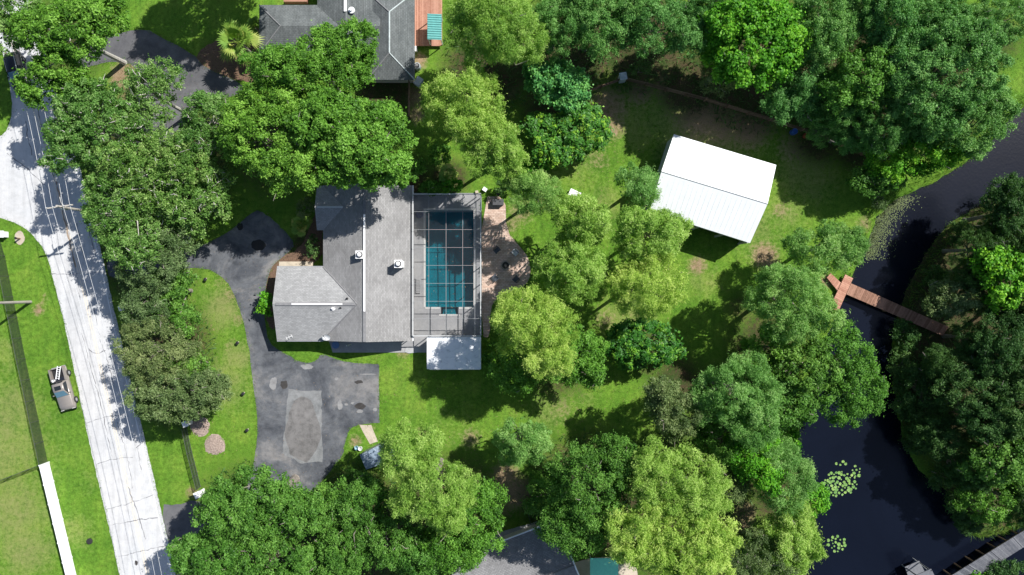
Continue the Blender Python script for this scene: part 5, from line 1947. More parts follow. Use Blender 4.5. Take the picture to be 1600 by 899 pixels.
def tree(name, sp, label, lobes_px, zc, rz, cat='tree', group=None, dens=1.0, open_=0.0, trunk_r=None, pale=False, nlimb=12, shrub=False, share=False, rag=True):
    """lobes_px: (px,py,rx,ry[,dz]) crown lobes as seen; zc crown mid height"""
    global TREE_N
    TREE_N += 1
    seed = 1000 + TREE_N * 17
    rs = np.random.default_rng(seed)
    c0 = W(lobes_px[0][0], lobes_px[0][1], zc)
    gz = float(ground_z(np.array([[c0.x, c0.y]]))[0])
    base = Vector((c0.x, c0.y, gz))
    lobes = []
    for l in lobes_px:
        dz = l[4] if len(l) > 4 else 0
        z_ = zc + dz
        p = W(l[0], l[1], z_)
        k = (1 - z_ / H) / PPM
        f = min(1.0, (l[2] + l[3]) / 2 / ((lobes_px[0][2] + lobes_px[0][3]) / 2))
        lobes.append((p.x - base.x, p.y - base.y, z_ - gz, l[2] * k, l[3] * k, rz * (.55 + .45 * f)))
    if rag and not shrub and not share:
        l = lobes[0]
        for _ in range(3):
            a = rs.uniform(0, 6.28)
            f = rs.uniform(.30, .42)
            lobes.append((l[0] + l[3] * .82 * math.cos(a), l[1] + l[4] * .82 * math.sin(a), l[2] - rs.uniform(.2, 1.2), l[3] * f, l[4] * f, l[5] * .5))
    t = thing(name, label, cat, base, group)
    if share:
        me, C, CR = pooled_crown(sp, TREE_N)
        l = lobes[0]
        sc = Vector((l[3] / 4.4, l[4] / 4.4, l[5] / 3.2))
        ra_ = rs.uniform(0, 6.28)
        C = C * np.array(sc)
        C = np.stack([C[:, 0] * math.cos(ra_) - C[:, 1] * math.sin(ra_), C[:, 0] * math.sin(ra_) + C[:, 1] * math.cos(ra_), C[:, 2] + l[2]], 1)
    else:
        me, C, CR = make_crown(lobes, sp, seed, dens, open_)
    o = bpy.data.objects.new('foliage' if shrub else 'crown', me)
    COL.objects.link(o)
    o.parent = t
    if share:
        o.scale = sc
        o.location.z = lobes[0][2]
        o.rotation_euler.z = ra_
    mb = MB()
    S = SPEC[sp]
    r0 = trunk_r or (.06 if shrub else .16 + .028 * (lobes[0][3] + lobes[0][4]) / 2)
    zt = max(.25, (zc - gz) - rz * (.2 if shrub else .55))
    lean = Vector((rs.normal() * .15, rs.normal() * .15, 0)) * (0 if shrub else 1)
    top = Vector((0, 0, zt)) + lean
    mb.tube([Vector((0, 0, -.25)), Vector((0, 0, .15)), top * .5 + lean * .3, top], [r0 * 1.5, r0 * 1.1, r0 * .85, r0 * .6], 9, True)
    limbs(mb, top, r0, C, rs, min(len(C), nlimb if not shrub else 6))
    twigs(mb, C, CR, rs, int(S['twig'] * len(C) * .25))
    me2 = bpy.data.meshes.new('trunk')
    me2.from_pydata([tuple(v) for v in mb.v], [], mb.f)
    me2.materials.append(M_barkpale if (pale or sp == 'moss') else M_bark)
    o2 = bpy.data.objects.new('stem' if shrub else 'trunk', me2)
    COL.objects.link(o2)
    o2.parent = t
    return t


T = tree
G_RD = 'mossy oaks between the road and the drive'
# ---- top left
T('oak_tree', 'oak', 'oak with bare pale leaning trunk over the road beside the black car', [(108, 48, 66, 50), (55, 48, 40, 36, -1), (165, 26, 48, 36, .5), (105, 108, 46, 42, -1.6), (72, 138, 42, 32, -2.2), (140, 138, 22, 18, -3)], 11, 3.0, trunk_r=.30, pale=True, nlimb=18, rag=False)
T('oak_tree', 'oak', 'tall oak standing just beyond the top edge shading the upper lawn', [(365, -105, 84, 74), (300, -95, 50, 50)], 11, 3.6)
T('oak_tree', 'moss', 'thin pale oak over the bleached road in the top left corner', [(28, 18, 46, 36), (15, 60, 30, 26)], 9, 2.4, open_=.3)
T('oak_tree', 'moss', 'sparse mossy oak just below the top left oak trunk, over the road edge', [(150, 200, 70, 60), (115, 235, 46, 36)], 9.6, 3.0, group=G_RD, nlimb=18)
T('oak_tree', 'moss', 'narrow mossy oak standing in front of the dark neighbour driveway', [(240, 150, 36, 46), (262, 118, 26, 24), (222, 195, 34, 34)], 8.8, 3.0, group=G_RD)
T('oak_tree', 'moss', 'mossy oak touching the left side of the big house oak', [(330, 185, 46, 42), (310, 230, 40, 34)], 8.2, 2.8, group=G_RD)
T('oak_tree', 'moss', 'widest mossy oak in the middle of the roadside group', [(235, 262, 66, 56), (280, 250, 46, 40)], 9.2, 3.2, group=G_RD, nlimb=20)
T('oak_tree', 'moss', 'mossy oak with exposed grey limbs above the drive bend', [(300, 318, 56, 46), (335, 290, 30, 28)], 8.0, 2.8, group=G_RD, open_=.12, nlimb=22)
T('oak_tree', 'moss', 'mossy oak leaning over the road shadows beside the crossarm pole', [(185, 325, 58, 52), (212, 372, 46, 36)], 9.4, 2.9, group=G_RD, open_=.1, nlimb=20)
T('oak_tree', 'olive', 'grey green tree at the top of the roadside hedge', [(235, 412, 60, 42), (275, 385, 36, 28)], 7.5, 2.8)
T('oak_tree', 'olive', 'grey green hedge tree behind the white road edge pillar', [(230, 478, 46, 46)], 6.5, 2.7)
T('oak_tree', 'darkoak', 'dark green hedge tree right of the white road edge pillar', [(268, 455, 34, 38), (280, 500, 30, 30)], 5.0, 2.4)
T('oak_tree', 'olive', 'olive hedge tree halfway down the roadside hedge', [(248, 545, 58, 50), (225, 570, 34, 36)], 6.6, 2.6)
T('oak_tree', 'darkoak', 'dark green hedge tree beside the curving lawn', [(290, 570, 44, 40)], 4.8, 2.4)
T('oak_tree', 'olive', 'lowest olive tree of the roadside hedge above the white gate pillar', [(280, 618, 70, 46), (325, 605, 36, 30)], 6.2, 2.6)
# ---- the big oak by the house
T('oak_tree', 'oak', 'left oak of the large grove above the house', [(425, 222, 74, 74), (395, 175, 42, 45, -.6), (478, 262, 54, 42, -.6)], 11, 3.8, trunk_r=.5, nlimb=16)
T('oak_tree', 'oak', 'right oak of the large grove reaching toward the pool', [(565, 222, 80, 64), (600, 258, 50, 40, -.6), (515, 190, 60, 56, .6), (540, 262, 44, 40, -.8)], 11.5, 3.8, trunk_r=.5, nlimb=16)
T('oak_tree', 'oak', 'top oak of the large grove overlapping the slate roof', [(500, 112, 76, 52), (557, 72, 34, 40, -.5), (435, 118, 54, 44, -.5), (510, 65, 28, 26, -.5)], 11, 3.6, trunk_r=.45, nlimb=16)
# ---- yellow green feathery trees
G_CY = 'feathery yellow green yard trees'
T('cypress_tree', 'cyp', 'feathery yellow green tree at the top edge right of the teal roof', [(770, 45, 72, 58), (820, 65, 40, 42, -1), (735, 20, 40, 36, -1)], 11, 4.2, group=G_CY)
T('cypress_tree', 'cyp', 'round feathery yellow green tree below the grey wheeled bin', [(727, 158, 58, 54), (750, 195, 36, 30, -.8)], 10.5, 4.2, group=G_CY)
T('cypress_tree', 'cyp', 'feathery yellow green tree above the top right cage corner', [(765, 240, 48, 42), (800, 262, 34, 26, -.8)], 9.5, 3.8, group=G_CY, rag=False)
T('cypress_tree', 'cypg', 'small feathery green tree right of the paver patio top', [(836, 303, 42, 34), (815, 290, 24, 22)], 8, 3.4, group=G_CY, rag=False)
T('cypress_tree', 'cyp', 'feathery yellow green tree just below the white dock box', [(905, 345, 50, 44), (880, 325, 30, 26)], 8.5, 3.8, group=G_CY, rag=False)
T('cypress_tree', 'cyp', 'large feathery yellow green tree right of the patio chairs', [(892, 428, 58, 52), (866, 405, 30, 28, -.8)], 9.5, 4.0, group=G_CY, rag=False)
T('cypress_tree', 'cypg', 'small feathery tree at the left corner of the barn', [(998, 292, 36, 36)], 7, 3.2, group=G_CY)
T('cypress_tree', 'cyp', 'feathery tree touching the bottom left corner of the barn roof', [(1012, 368, 52, 42), (1055, 362, 28, 22, -1.5), (985, 350, 24, 26)], 9, 3.8, group=G_CY)
T('cypress_tree', 'cyp', 'feathery tree with a long trunk shadow, below the barn corner tree', [(1008, 450, 54, 50), (975, 438, 32, 30, -.6)], 9.5, 4.0, group=G_CY)
T('camphor_tree', 'cyp', 'tall bright yellow green tree below the patio right of the white shed', [(832, 505, 62, 58), (860, 550, 44, 46, -.6), (800, 490, 36, 36, -1.5)], 11.5, 4.0, trunk_r=.45, rag=False)
T('oak_tree', 'oak', 'mid green tree crowding under the tall yellow green tree', [(880, 555, 60, 46), (820, 575, 50, 34), (915, 580, 34, 26)], 7.0, 3.2, rag=False)
T('cypress_tree', 'cypg', 'small feathery tree standing alone on the lower lawn', [(815, 690, 40, 44)], 6.5, 3.4, group=G_CY)
# ---- small bushy ones behind the pool yard
T('camphor_tree', 'teal', 'blue green bushy tree below the top feathery tree', [(866, 128, 50, 38), (895, 150, 30, 28)], 5, 2.4)
T('loquat_tree', 'loq', 'large leaved loquat beside the rail fence end', [(905, 205, 44, 40), (860, 235, 36, 34), (845, 200, 30, 28)], 3.6, 1.9, open_=.1)
T('loquat_tree', 'loq', 'dark glossy round loquat on the lawn below the feathery trees', [(1015, 535, 60, 42), (980, 545, 34, 28)], 4.0, 2.2)
# ---- top right wood
G_W = 'trees of the wood behind the rail fence'
T('willow_tree', 'wood', 'dark tree at the top edge left of the fence corner', [(925, 35, 64, 50)], 9, 3.4, group=G_W, share=True)
T('willow_tree', 'wood', 'dark grey green tree above the bare ground by the fence', [(1030, 40, 66, 52), (1075, 60, 36, 36)], 9, 3.4, group=G_W)
T('elm_tree', 'bright', 'vivid bright green tree at the top right of the fence', [(1180, 65, 74, 68), (1135, 40, 44, 40)], 9.5, 3.6, group=G_W)
T('small_tree', 'olive', 'small pale olive tree in front of the vivid bright green tree', [(1122, 110, 32, 38)], 5, 2.2, group=G_W)
T('oak_tree', 'wood', 'dark tree at the top edge right of the vivid bright green tree', [(1290, 35, 62, 52)], 9.5, 3.4, group=G_W, share=True)
T('oak_tree', 'wood', 'shaded dark tree right below the vivid bright green tree', [(1252, 130, 52, 56), (1225, 165, 36, 28)], 6.5, 3.0, group=G_W)
T('oak_tree', 'oak', 'lighter green round topped tree deep in the top right wood', [(1345, 120, 50, 44), (1372, 95, 28, 26, 1), (1310, 150, 36, 32)], 9, 3.2, group=G_W)
T('oak_tree', 'wood', 'dark tree at the top edge in the middle of the right wood', [(1395, 45, 66, 52)], 10, 3.6, group=G_W, share=True)
T('oak_tree', 'wood', 'largest blue green tree of the top right wood', [(1460, 115, 82, 76), (1500, 70, 46, 40)], 10.5, 4.0, group=G_W)
T('oak_tree', 'wood', 'blue green tree of the wood at the canal bend', [(1505, 195, 66, 54), (1540, 165, 34, 34)], 8.5, 3.4, group=G_W)
T('oak_tree', 'wood', 'dark low tree above the right end of the rail fence', [(1385, 195, 52, 44)], 7, 3.0, group=G_W, share=True)
T('elm_tree', 'bright', 'yellow green bushy tree overhanging the upper canal bank', [(1425, 240, 58, 34), (1475, 240, 36, 28), (1390, 262, 34, 26)], 5.5, 2.6, group=G_W)
T('willow_tree', 'wood', 'dark shrubby tree in the top right photo corner', [(1558, 40, 56, 40)], 7, 2.8, group=G_W, share=True)
T('oak_tree', 'wood', 'low dark tree between the barrels and the wood', [(1290, 195, 46, 28)], 4, 2.0, group=G_W, share=True)
T('oak_tree', 'darkoak', 'dark low tree on the bank at the right end of the rail fence', [(1375, 280, 40, 26)], 4, 2.0, group=G_W)
# ---- right bank
G_R = 'trees on the far right canal bank'
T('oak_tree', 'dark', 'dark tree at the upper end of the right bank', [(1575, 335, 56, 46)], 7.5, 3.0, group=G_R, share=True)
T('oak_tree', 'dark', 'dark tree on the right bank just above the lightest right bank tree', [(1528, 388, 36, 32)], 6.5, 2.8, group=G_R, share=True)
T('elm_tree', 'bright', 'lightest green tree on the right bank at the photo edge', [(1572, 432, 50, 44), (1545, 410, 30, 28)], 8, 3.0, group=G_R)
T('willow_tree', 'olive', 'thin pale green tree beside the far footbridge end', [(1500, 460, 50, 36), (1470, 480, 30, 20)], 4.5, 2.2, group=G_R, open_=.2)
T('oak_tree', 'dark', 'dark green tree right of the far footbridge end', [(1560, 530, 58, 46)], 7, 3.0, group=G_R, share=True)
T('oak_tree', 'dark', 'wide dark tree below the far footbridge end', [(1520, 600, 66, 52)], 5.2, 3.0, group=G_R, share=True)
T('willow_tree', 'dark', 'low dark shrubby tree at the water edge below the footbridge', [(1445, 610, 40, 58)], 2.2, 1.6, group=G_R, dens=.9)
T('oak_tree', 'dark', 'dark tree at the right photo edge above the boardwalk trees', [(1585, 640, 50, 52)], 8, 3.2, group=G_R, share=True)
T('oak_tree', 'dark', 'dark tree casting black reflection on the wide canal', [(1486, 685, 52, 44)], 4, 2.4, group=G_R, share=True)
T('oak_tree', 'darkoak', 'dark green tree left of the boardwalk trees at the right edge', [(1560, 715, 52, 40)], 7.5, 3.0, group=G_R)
T('oak_tree', 'oak', 'mid green tree on the bank just above the grey boardwalk', [(1542, 775, 56, 46), (1580, 760, 30, 30)], 4.4, 2.5, group=G_R)
T('willow_tree', 'dark', 'low bush at the waterline above the boardwalk shadow', [(1510, 815, 24, 22)], 1.6, 1.2, group=G_R, share=True)
T('shrub', 'dark', 'low bush right of the grey boardwalk at the bottom edge', [(1570, 890, 36, 18)], 1.2, 1.0, group=G_R, shrub=True)
T('shrub', 'bright', 'bright low bush below the grey boardwalk at the bottom edge', [(1535, 902, 26, 12)], 1.0, .9, group=G_R, shrub=True)
# ---- left bank of the canal, lower right
T('cypress_tree', 'cypg', 'feathery green tree on the bank above the canal dock', [(1290, 388, 60, 38), (1325, 380, 30, 28)], 7, 3.0)
T('cypress_tree', 'cypg', 'large feathery tree left of the canal dock', [(1232, 475, 66, 56), (1278, 492, 34, 34), (1210, 440, 36, 30)], 9, 3.6)
T('oak_tree', 'oak', 'mid green oak hanging over the canal below the dock', [(1318, 560, 56, 48), (1340, 600, 44, 46), (1310, 640, 34, 34)], 6.5, 3.0)
T('oak_tree', 'darkoak', 'dark oak between the overhanging oak and the feathery bank trees', [(1255, 575, 52, 50)], 6.5, 3.0)
T('cypress_tree', 'cypg', 'tall blue green feathery tree at the centre of the lower right trees', [(1152, 615, 64, 58), (1175, 660, 46, 40)], 10, 3.8)
T('oak_tree', 'olive', 'pale olive tree left of the tall blue green feathery tree', [(1050, 640, 44, 44), (1030, 610, 26, 24)], 9.5, 3.2)
T('cypress_tree', 'cyp', 'upper of the two huge yellow green trees at the lower right', [(1062, 745, 72, 58), (1020, 730, 44, 46), (1090, 780, 46, 36)], 12, 4.2, trunk_r=.45)
T('cypress_tree', 'cyp', 'lower of the two huge yellow green trees, cut by the bottom edge', [(1050, 840, 92, 62), (990, 830, 46, 50), (1100, 870, 50, 46)], 12.5, 4.2, trunk_r=.45)
T('oak_tree', 'darkoak', 'dark oak left of the two huge yellow green trees', [(915, 760, 66, 76), (960, 720, 44, 40), (895, 815, 58, 48)], 9.5, 3.8, nlimb=16)
T('elm_tree', 'bright', 'bright green tree in the gap right of the huge yellow green trees', [(1175, 705, 46, 42), (1200, 740, 30, 28)], 7, 2.8)
T('cypress_tree', 'cypg', 'feathery tree on the canal bank above the bright round shrub', [(1222, 745, 42, 50), (1200, 715, 30, 30)], 6.5, 3.0)
T('cypress_tree', 'cyp', 'feathery yellow green tree at the bottom edge on the canal bank', [(1228, 848, 48, 50), (1240, 800, 30, 30)], 5.5, 2.8)
T('oak_tree', 'olive', 'olive tree at the bottom edge right of the huge yellow green trees', [(1180, 870, 56, 40)], 6, 2.6)
T('shrub', 'bright', 'bright round shrub at the water edge left of the lily pads', [(1268, 780, 27, 27)], 1.6, 1.5, shrub=True)
T('shrub', 'bright', 'small bright shrub on the canal bank above the round shrub', [(1236, 688, 15, 19)], 1.4, 1.3, shrub=True)
# ---- bottom
G_B = 'dark oaks along the bottom of the photo'
T('oak_tree', 'darkoak', 'large dark oak below the driveway', [(420, 785, 72, 56), (360, 800, 60, 50), (475, 800, 46, 40, -.6)], 9.5, 3.6, group=G_B, trunk_r=.5, nlimb=16)
T('oak_tree', 'darkoak', 'dark oak in the bottom left over the lower road', [(325, 862, 54, 44)], 9, 3.2, group=G_B, nlimb=14)
T('oak_tree', 'darkoak', 'dark oak at the bottom edge beneath the large dark oak', [(425, 872, 70, 44)], 9, 3.2, group=G_B)
T('oak_tree', 'darkoak', 'dark oak below the garden shed', [(560, 800, 50, 54), (600, 840, 60, 46), (535, 860, 46, 40)], 7.5, 3.2, group=G_B)
T('camphor_tree', 'cyp', 'tall yellow green tree shading the garden shed', [(672, 760, 62, 60), (640, 700, 46, 46), (700, 800, 40, 36)], 11, 4.0, trunk_r=.4)
T('oak_tree', 'oak', 'bright oak right below the tall yellow green tree', [(735, 810, 48, 56), (700, 860, 48, 36), (760, 770, 30, 30)], 7, 3.0)

# ---- further trees that close the woods
for lab, x, y, rx, ry, zc, sp in (
    ('dark tree at the top edge above the blue green bushy tree', 868, 40, 46, 50, 8, 'wood'),
    ('dark tree at the top edge between the fence corner and bright tree', 985, 10, 50, 36, 8.5, 'wood'),
    ('dark tree at the top edge behind the vivid bright green tree', 1100, 12, 46, 34, 8.5, 'wood'),
    ('dark tree filling the gap right of the vivid bright green tree', 1250, 55, 44, 50, 8.5, 'wood'),
    ('dark tree at the top edge left of the tallest wood trees', 1345, 20, 46, 40, 9.5, 'wood'),
    ('dark tree at the top edge above the largest blue green tree', 1455, 25, 50, 40, 9.5, 'wood'),
    ('blue green tree in the wood left of the largest blue green tree', 1400, 120, 46, 46, 8.5, 'wood'),
    ('dark tree in the wood above the yellow green overhanging tree', 1455, 190, 48, 40, 7.5, 'wood'),
    ('dark tree in the wood right of the barrels', 1330, 205, 42, 32, 5.5, 'wood'),
    ('dark tree in the wood below the lighter round topped tree', 1310, 170, 44, 36, 6, 'wood')):
    T('oak_tree', sp, lab, [(x, y, rx, ry)], zc, 3.0, group=G_W, share=True)
for lab, x, y, rx, ry, zc, sp in (
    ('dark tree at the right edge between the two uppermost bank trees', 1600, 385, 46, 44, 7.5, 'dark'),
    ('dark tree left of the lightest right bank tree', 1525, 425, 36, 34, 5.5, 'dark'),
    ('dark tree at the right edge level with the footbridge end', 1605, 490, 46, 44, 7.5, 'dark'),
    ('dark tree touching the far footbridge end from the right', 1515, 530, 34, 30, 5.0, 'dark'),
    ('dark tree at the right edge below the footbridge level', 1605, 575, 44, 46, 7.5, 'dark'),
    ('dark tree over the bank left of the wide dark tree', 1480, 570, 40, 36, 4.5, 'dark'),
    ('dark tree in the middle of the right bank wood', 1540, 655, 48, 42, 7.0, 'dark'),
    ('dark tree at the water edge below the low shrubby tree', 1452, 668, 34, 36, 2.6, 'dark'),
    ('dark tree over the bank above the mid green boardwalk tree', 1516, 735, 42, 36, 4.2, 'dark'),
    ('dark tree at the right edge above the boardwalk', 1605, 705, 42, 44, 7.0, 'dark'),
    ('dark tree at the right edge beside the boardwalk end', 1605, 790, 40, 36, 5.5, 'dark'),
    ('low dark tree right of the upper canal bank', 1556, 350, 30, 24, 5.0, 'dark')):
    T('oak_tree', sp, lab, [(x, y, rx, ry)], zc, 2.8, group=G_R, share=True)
for lab, x, y, rx, ry, zc in (
    ('low overhanging bush on the right bank just below the footbridge', 1412, 520, 22, 26, 1.2),
    ('low overhanging bush second below the footbridge on the right bank', 1408, 572, 20, 24, 1.2),
    ('low overhanging bush third below the footbridge on the right bank', 1414, 630, 22, 26, 1.3),
    ('low overhanging bush on the right bank left of the black reflection', 1432, 690, 24, 24, 1.4),
    ('low overhanging bush at the right bank corner of the wide canal', 1468, 742, 26, 22, 1.5),
    ('low overhanging bush on the right bank above the wide canal end', 1492, 790, 22, 24, 1.5),
    ('low overhanging bush on the right bank just above the footbridge', 1462, 432, 20, 22, 1.4),
    ('low overhanging bush on the right bank at the narrow canal bend', 1500, 368, 22, 18, 1.5),
    ('low overhanging bush at the upper right canal bank', 1556, 312, 24, 16, 1.5)):
    T('shrub', 'dark', lab, [(x, y, rx, ry)], zc, 1.3, group=G_R, shrub=True, open_=.15)
T('oak_tree', 'darkoak', 'dark oak tucked left of the bright tree in the lower right', [(1130, 690, 44, 40)], 6.5, 2.8)
T('oak_tree', 'darkoak', 'dark oak on the bank behind the overhanging oak', [(1225, 630, 42, 46)], 6.0, 2.8)
T('oak_tree', 'oak', 'green oak right of the large feathery tree by the dock', [(1195, 545, 36, 34)], 5.5, 2.4)
T('oak_tree', 'olive', 'olive tree in the gap above the bare bank patch', [(1140, 760, 30, 26)], 5.0, 2.2)
T('oak_tree', 'darkoak', 'dark oak between the large dark oak and the garden shed', [(515, 790, 42, 40)], 7.0, 3.0, group=G_B)
T('oak_tree', 'darkoak', 'dark oak at the bottom edge left of the grey roof', [(650, 868, 44, 38)], 7.0, 3.0, group=G_B)
T('oak_tree', 'darkoak', 'dark oak at the bottom edge in the middle of the bottom oaks', [(510, 880, 52, 36)], 7.5, 3.0, group=G_B)
T('oak_tree', 'darkoak', 'shaded understory tree left of the dark oak over the grey roof', [(850, 770, 34, 36)], 3.5, 2.0)
T('oak_tree', 'moss', 'small mossy oak behind the widest mossy oak', [(210, 290, 46, 44)], 7.5, 2.6, group=G_RD, nlimb=14)
T('oak_tree', 'moss', 'small mossy oak between the hedge and the exposed limbs oak', [(255, 365, 44, 34)], 6.5, 2.4, group=G_RD, nlimb=14)
# ---- shrubs
T('shrub', 'bright', 'bright green shrub against the left wall of the house wing', [(417, 475, 13, 20)], 1.2, 1.0, shrub=True)
T('shrub', 'dark', 'dark shrub against the house wall above the wing', [(490, 385, 11, 22)], 1.3, 1.1, shrub=True)
T('shrub', 'olive', 'shrub at the upper end of the mulch bed by the house', [(478, 325, 17, 18)], 1.5, 1.2, shrub=True)
T('shrub', 'oak', 'green shrub above the top left corner of the pool cage', [(672, 292, 18, 11)], 1.4, 1.1, shrub=True)
T('shrub', 'bright', 'green shrub above the middle of the pool cage top', [(706, 291, 20, 13)], 1.5, 1.2, shrub=True)
T('shrub', 'oak', 'dark bushy shrub between the grove and the pool cage', [(640, 262, 26, 22)], 2.2, 1.6, shrub=True)
T('shrub', 'oak', 'shrub left of the feathery tree above the cage', [(690, 245, 20, 20)], 1.8, 1.4, shrub=True)
T('shrub', 'dark', 'dark shrub behind the grill at the patio top', [(792, 292, 20, 13)], 1.5, 1.2, shrub=True)
T('shrub', 'bright', 'bright shrub under the feathery trees beside the loquat', [(838, 262, 24, 18)], 1.8, 1.4, shrub=True)
T('shrub', 'oak', 'shrub at the bottom right corner of the white shed', [(772, 556, 16, 26)], 2.0, 1.5, shrub=True)
T('shrub', 'darkoak', 'shrub below the garden shed in the tree shade', [(548, 745, 18, 18)], 1.4, 1.2, shrub=True)
T('shrub', 'dark', 'shrub at the fence corner pillar on the wood side', [(1000, 108, 20, 12)], 1.5, 1.2, shrub=True)
T('shrub', 'olive', 'dry shrub on the canal bank below the upper overhanging tree', [(1372, 318, 14, 12)], 1.0, .8, shrub=True)


# ---- fan palms
def palm(px, py, z, rad, nf, label, seed):
    rs = np.random.default_rng(seed)
    c = W(px, py, z)
    t = thing('fan_palm', label, 'palm', (c.x, c.y, 0))
    mb = MB()
    mb.tube([Vector((0, 0, -.2)), Vector((.05, .05, z * .5)), Vector((0, 0, z - .2))], [.24, .18, .15], 9)
    mb.v = [(v[0] + c.x, v[1] + c.y, v[2]) for v in mb.v]
    mb.build('trunk', M_bark, t)
    for i in range(nf):
        a = 2 * math.pi * i / nf * 2.4 + rs.uniform(-.2, .2)
        el = rs.uniform(-.3, 1.35)
        st = rad * rs.uniform(.18, .52)
        d = np.array([math.cos(a) * math.cos(el), math.sin(a) * math.cos(el), math.sin(el)])
        hub = d * st
        side = unit(np.cross(d, [0, 0, 1])[None])[0]
        up = np.cross(side, d)
        V, F, ti = [], [], []
        nb = 13
        pet = .02
        V += [tuple(side * pet), tuple(hub + side * pet), tuple(hub - side * pet), tuple(-side * pet)]
        F.append((0, 1, 2, 3))
        for k in range(nb):
            b = (k / (nb - 1) - .5) * 2.5
            dd = d * math.cos(b) + side * math.sin(b)
            l_ = rad * .5 * (1 - .18 * abs(b)) * rs.uniform(.85, 1.1)
            pr = np.cross(dd, up)
            m = hub + dd * l_ * .55 + up * .03
            e = hub + dd * l_ - np.array([0, 0, .22 * l_])
            n0 = len(V)
            V += [tuple(hub), tuple(m + pr * .10), tuple(e), tuple(m - pr * .10)]
            F.append((n0, n0 + 1, n0 + 2, n0 + 3))
        me = bpy.data.meshes.new('frond')
        me.from_pydata([(v[0], v[1], v[2] + z) for v in V], [], F)
        at = me.attributes.new('tint', 'FLOAT', 'FACE')
        base = rs.uniform(.2, .9)
        at.data.foreach_set('value', np.clip(base + rs.normal(size=len(F)) * .08, 0, 1).astype(np.float32))
        me.materials.append(LEAF['palm'])
        o = bpy.data.objects.new('frond', me)
        COL.objects.link(o)
        o.parent = t


palm(372, 66, 4.2, 3.3, 30, 'yellow green fan palm left of the top slate house', 5)
palm(398, 42, 2.2, 1.5, 14, 'small yellow fan palm at the left wall of the top slate house', 8)
palm(470, 352, 1.6, 1.7, 16, 'small fan palm in the mulch bed by the house', 6)
palm(698, 272, 2.2, 1.6, 16, 'fan palm above the pool cage beside the shrubs', 9)

# ================================================================== GRASS AND UNDERGROWTH
def scatter_blades(name, n, keep, hmin, hmax, wd, seed, label, mat='grass', box=(-68, 68, -38, 38), lean=.7, pts=None):
    rs = np.random.default_rng(seed)
    P = np.stack([rs.uniform(box[0], box[1], n), rs.uniform(box[2], box[3], n)], 1)
    if pts:
        P = pts(n, rs)
    P = P[keep(P, rs)]
    n = len(P)
    z = ground_z(P)
    a = rs.uniform(0, 6.28, n)
    h = rs.uniform(hmin, hmax, n)
    w = wd * rs.uniform(.6, 1.4, n)
    dx, dy = np.cos(a), np.sin(a)
    lx, ly = rs.normal(size=n) * lean * h, rs.normal(size=n) * lean * h
    base = np.stack([P[:, 0], P[:, 1], z - .01], 1)
    V = np.stack([base + np.stack([dx * w, dy * w, 0 * w], 1), base - np.stack([dx * w, dy * w, 0 * w], 1), base + np.stack([lx, ly, h], 1)], 1).reshape(-1, 3)
    F = np.arange(3 * n).reshape(n, 3)
    me = np_mesh(name, V, F, LEAF[mat], None, {'tint': np.clip(.5 + .25 * rs.normal(size=n), 0, 1)})
    o = bpy.data.objects.new(name, me)
    COL.objects.link(o)
    tag(o, label, 'grass' if mat == 'grass' else 'undergrowth', kind='stuff')
    return o


SOLID = [poly_arr(p) for p in (ROAD, DRIVE, NDRIVE, SDRIVE, PATIO, POOLDECK, [(430, 285), (650, 285), (650, 555), (430, 555)], [(668, 520), (752, 520), (752, 572), (668, 572)],
                               [(1035, 215), (1205, 262), (1165, 372), (1025, 325)], [(405, -60), (692, -60), (692, 125), (405, 125)], [(700, 860), (880, 810), (1010, 870), (1010, 960), (700, 960)])]
LITW = [(W2(x, y), r / PPM, k) for x, y, r, k in [(760, 110, 80, .7), (900, 60, 90, .8), (1000, 60, 90, .8), (1180, 100, 110, .8), (1300, 100, 130, .85), (1430, 120, 130, .85), (250, 250, 130, .7), (260, 540, 80, .7), (400, 840, 120, .75), (560, 830, 110, .75), (920, 780, 110, .75), (1050, 800, 130, .75), (1500, 450, 120, .85), (1520, 600, 140, .85), (1560, 740, 110, .8)]]


def keep_lawn(P, rs):
    k = np.ones(len(P), bool)
    for s in SOLID:
        k &= ~inside(P, s)
    k &= canal_sd(P) > .4
    for c, r_, _ in LITW:
        k &= np.hypot(P[:, 0] - c[0], P[:, 1] - c[1]) > r_ * .8
    return k


def keep_wood(P, rs):
    k = np.zeros(len(P), bool)
    for c, r_, _ in LITW:
        k |= np.hypot(P[:, 0] - c[0], P[:, 1] - c[1]) < r_
    for s in SOLID:
        k &= ~inside(P, s)
    k &= canal_sd(P) > 0
    return k


def keep_bank(P, rs):
    sd = canal_sd(P)
    return (sd < 1.3) & (sd > -.35)


scatter_blades('lawn_grass', 260000, keep_lawn, .05, .14, .022, 3, 'short lawn grass covering the yard and verges')
scatter_blades('undergrowth', 60000, keep_wood, .2, .6, .07, 4, 'low leafy undergrowth on the shaded wood floor', 'dark', lean=.9)
scatter_blades('bank_reeds', 130000, keep_bank, .25, .7, .03, 5, 'green reeds and grass lining the canal banks', 'grass', (20, 75, -45, 45), .5)
EDGE = [poly_arr(p) for p in (ROAD, DRIVE, NDRIVE, PATIO)]


def edge_points(n, rs):
    out = []
    tot = sum(np.hypot(*(np.roll(e, -1, 0) - e).T).sum() for e in EDGE)
    for e in EDGE:
        nxt = np.roll(e, -1, 0)
        L = np.hypot(*(nxt - e).T)
        m = int(n * L.sum() / tot)
        i = rs.choice(len(e), m, p=L / L.sum())
        p = e[i] + (nxt[i] - e[i]) * rs.uniform(0, 1, m)[:, None]
        out.append(p + rs.normal(size=(m, 2)) * .14)
    return np.concatenate(out)


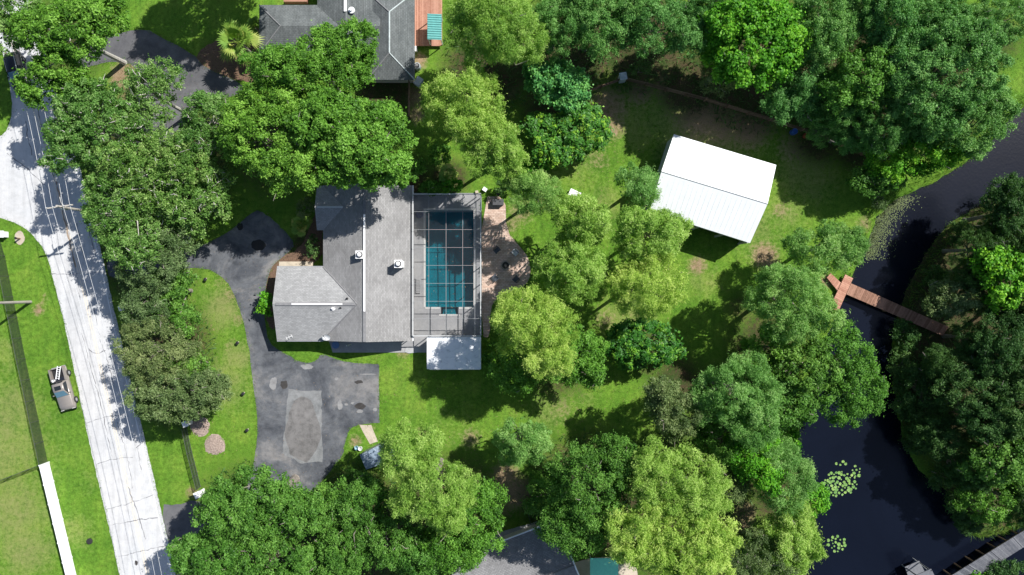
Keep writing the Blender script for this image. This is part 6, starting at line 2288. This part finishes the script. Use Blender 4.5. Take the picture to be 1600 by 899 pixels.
scatter_blades('edge_weeds', 14000, lambda P, rs: np.abs(P[:, 0]) < 66, .06, .2, .035, 6, 'weeds and grass creeping over the pavement edges', pts=edge_points)
M_dead = plain('dead_leaves', (.26, .18, .10), .95, var=.5, scale=3)
LEAF['dead'] = M_dead


def keep_fall(P, rs):
    k = np.ones(len(P), bool)
    for s_ in SOLID[6:]:
        k &= ~inside(P, s_)
    clus = np.zeros(len(P), bool)
    for cx_, cy_, r_ in ((420, 400, 60), (330, 500, 50), (480, 700, 90), (800, 400, 60), (930, 460, 120), (700, 640, 120), (1050, 200, 110), (900, 640, 120), (650, 150, 50), (1180, 400, 60), (280, 120, 60), (790, 770, 60), (1250, 280, 70), (960, 260, 70)):
        c = W2(cx_, cy_)
        clus |= np.hypot(P[:, 0] - c[0], P[:, 1] - c[1]) < np.abs(rs.normal(size=len(P))) * r_ / PPM
    return k & clus & (canal_sd(P) > 0)


scatter_blades('fallen_leaves', 60000, keep_fall, .03, .06, .05, 7, 'brown fallen leaves scattered over lawns and paving', 'dead', lean=2.0)
# duckweed drifting along the upper left bank
rs = np.random.default_rng(12)
dn = 2600
along = rs.uniform(0, 1, dn)
ctr = np.stack([np.interp(along, [0, .35, .7, 1], [1402, 1376, 1362, 1352]), np.interp(along, [0, .35, .7, 1], [306, 332, 366, 402])], 1)
ctr[:, 0] += np.abs(rs.normal(size=dn)) * 13 * (.4 + np.abs(np.sin(along * 17)))
ctr[:, 1] += rs.normal(size=dn) * 4
P = np.array([W2(x, y, WATER_Z) for x, y in ctr])
aa = rs.uniform(0, 6.28, dn)
V = np.stack([np.stack([P[:, 0] + .07 * np.cos(aa + q), P[:, 1] + .07 * np.sin(aa + q), np.full(dn, WATER_Z + .012)], 1) for q in (0, 2.1, 4.2)], 1).reshape(-1, 3)
o = bpy.data.objects.new('duckweed', np_mesh('duckweed', V, np.arange(3 * dn).reshape(dn, 3), LEAF['olive'], None, {'tint': rs.uniform(.5, 1, dn)}))
COL.objects.link(o)
tag(o, 'pale green duckweed drifting along the upper left canal bank', 'duckweed', kind='stuff')
print('TREES', TREE_N, 'LEAF TRIS', LEAF_TOTAL)
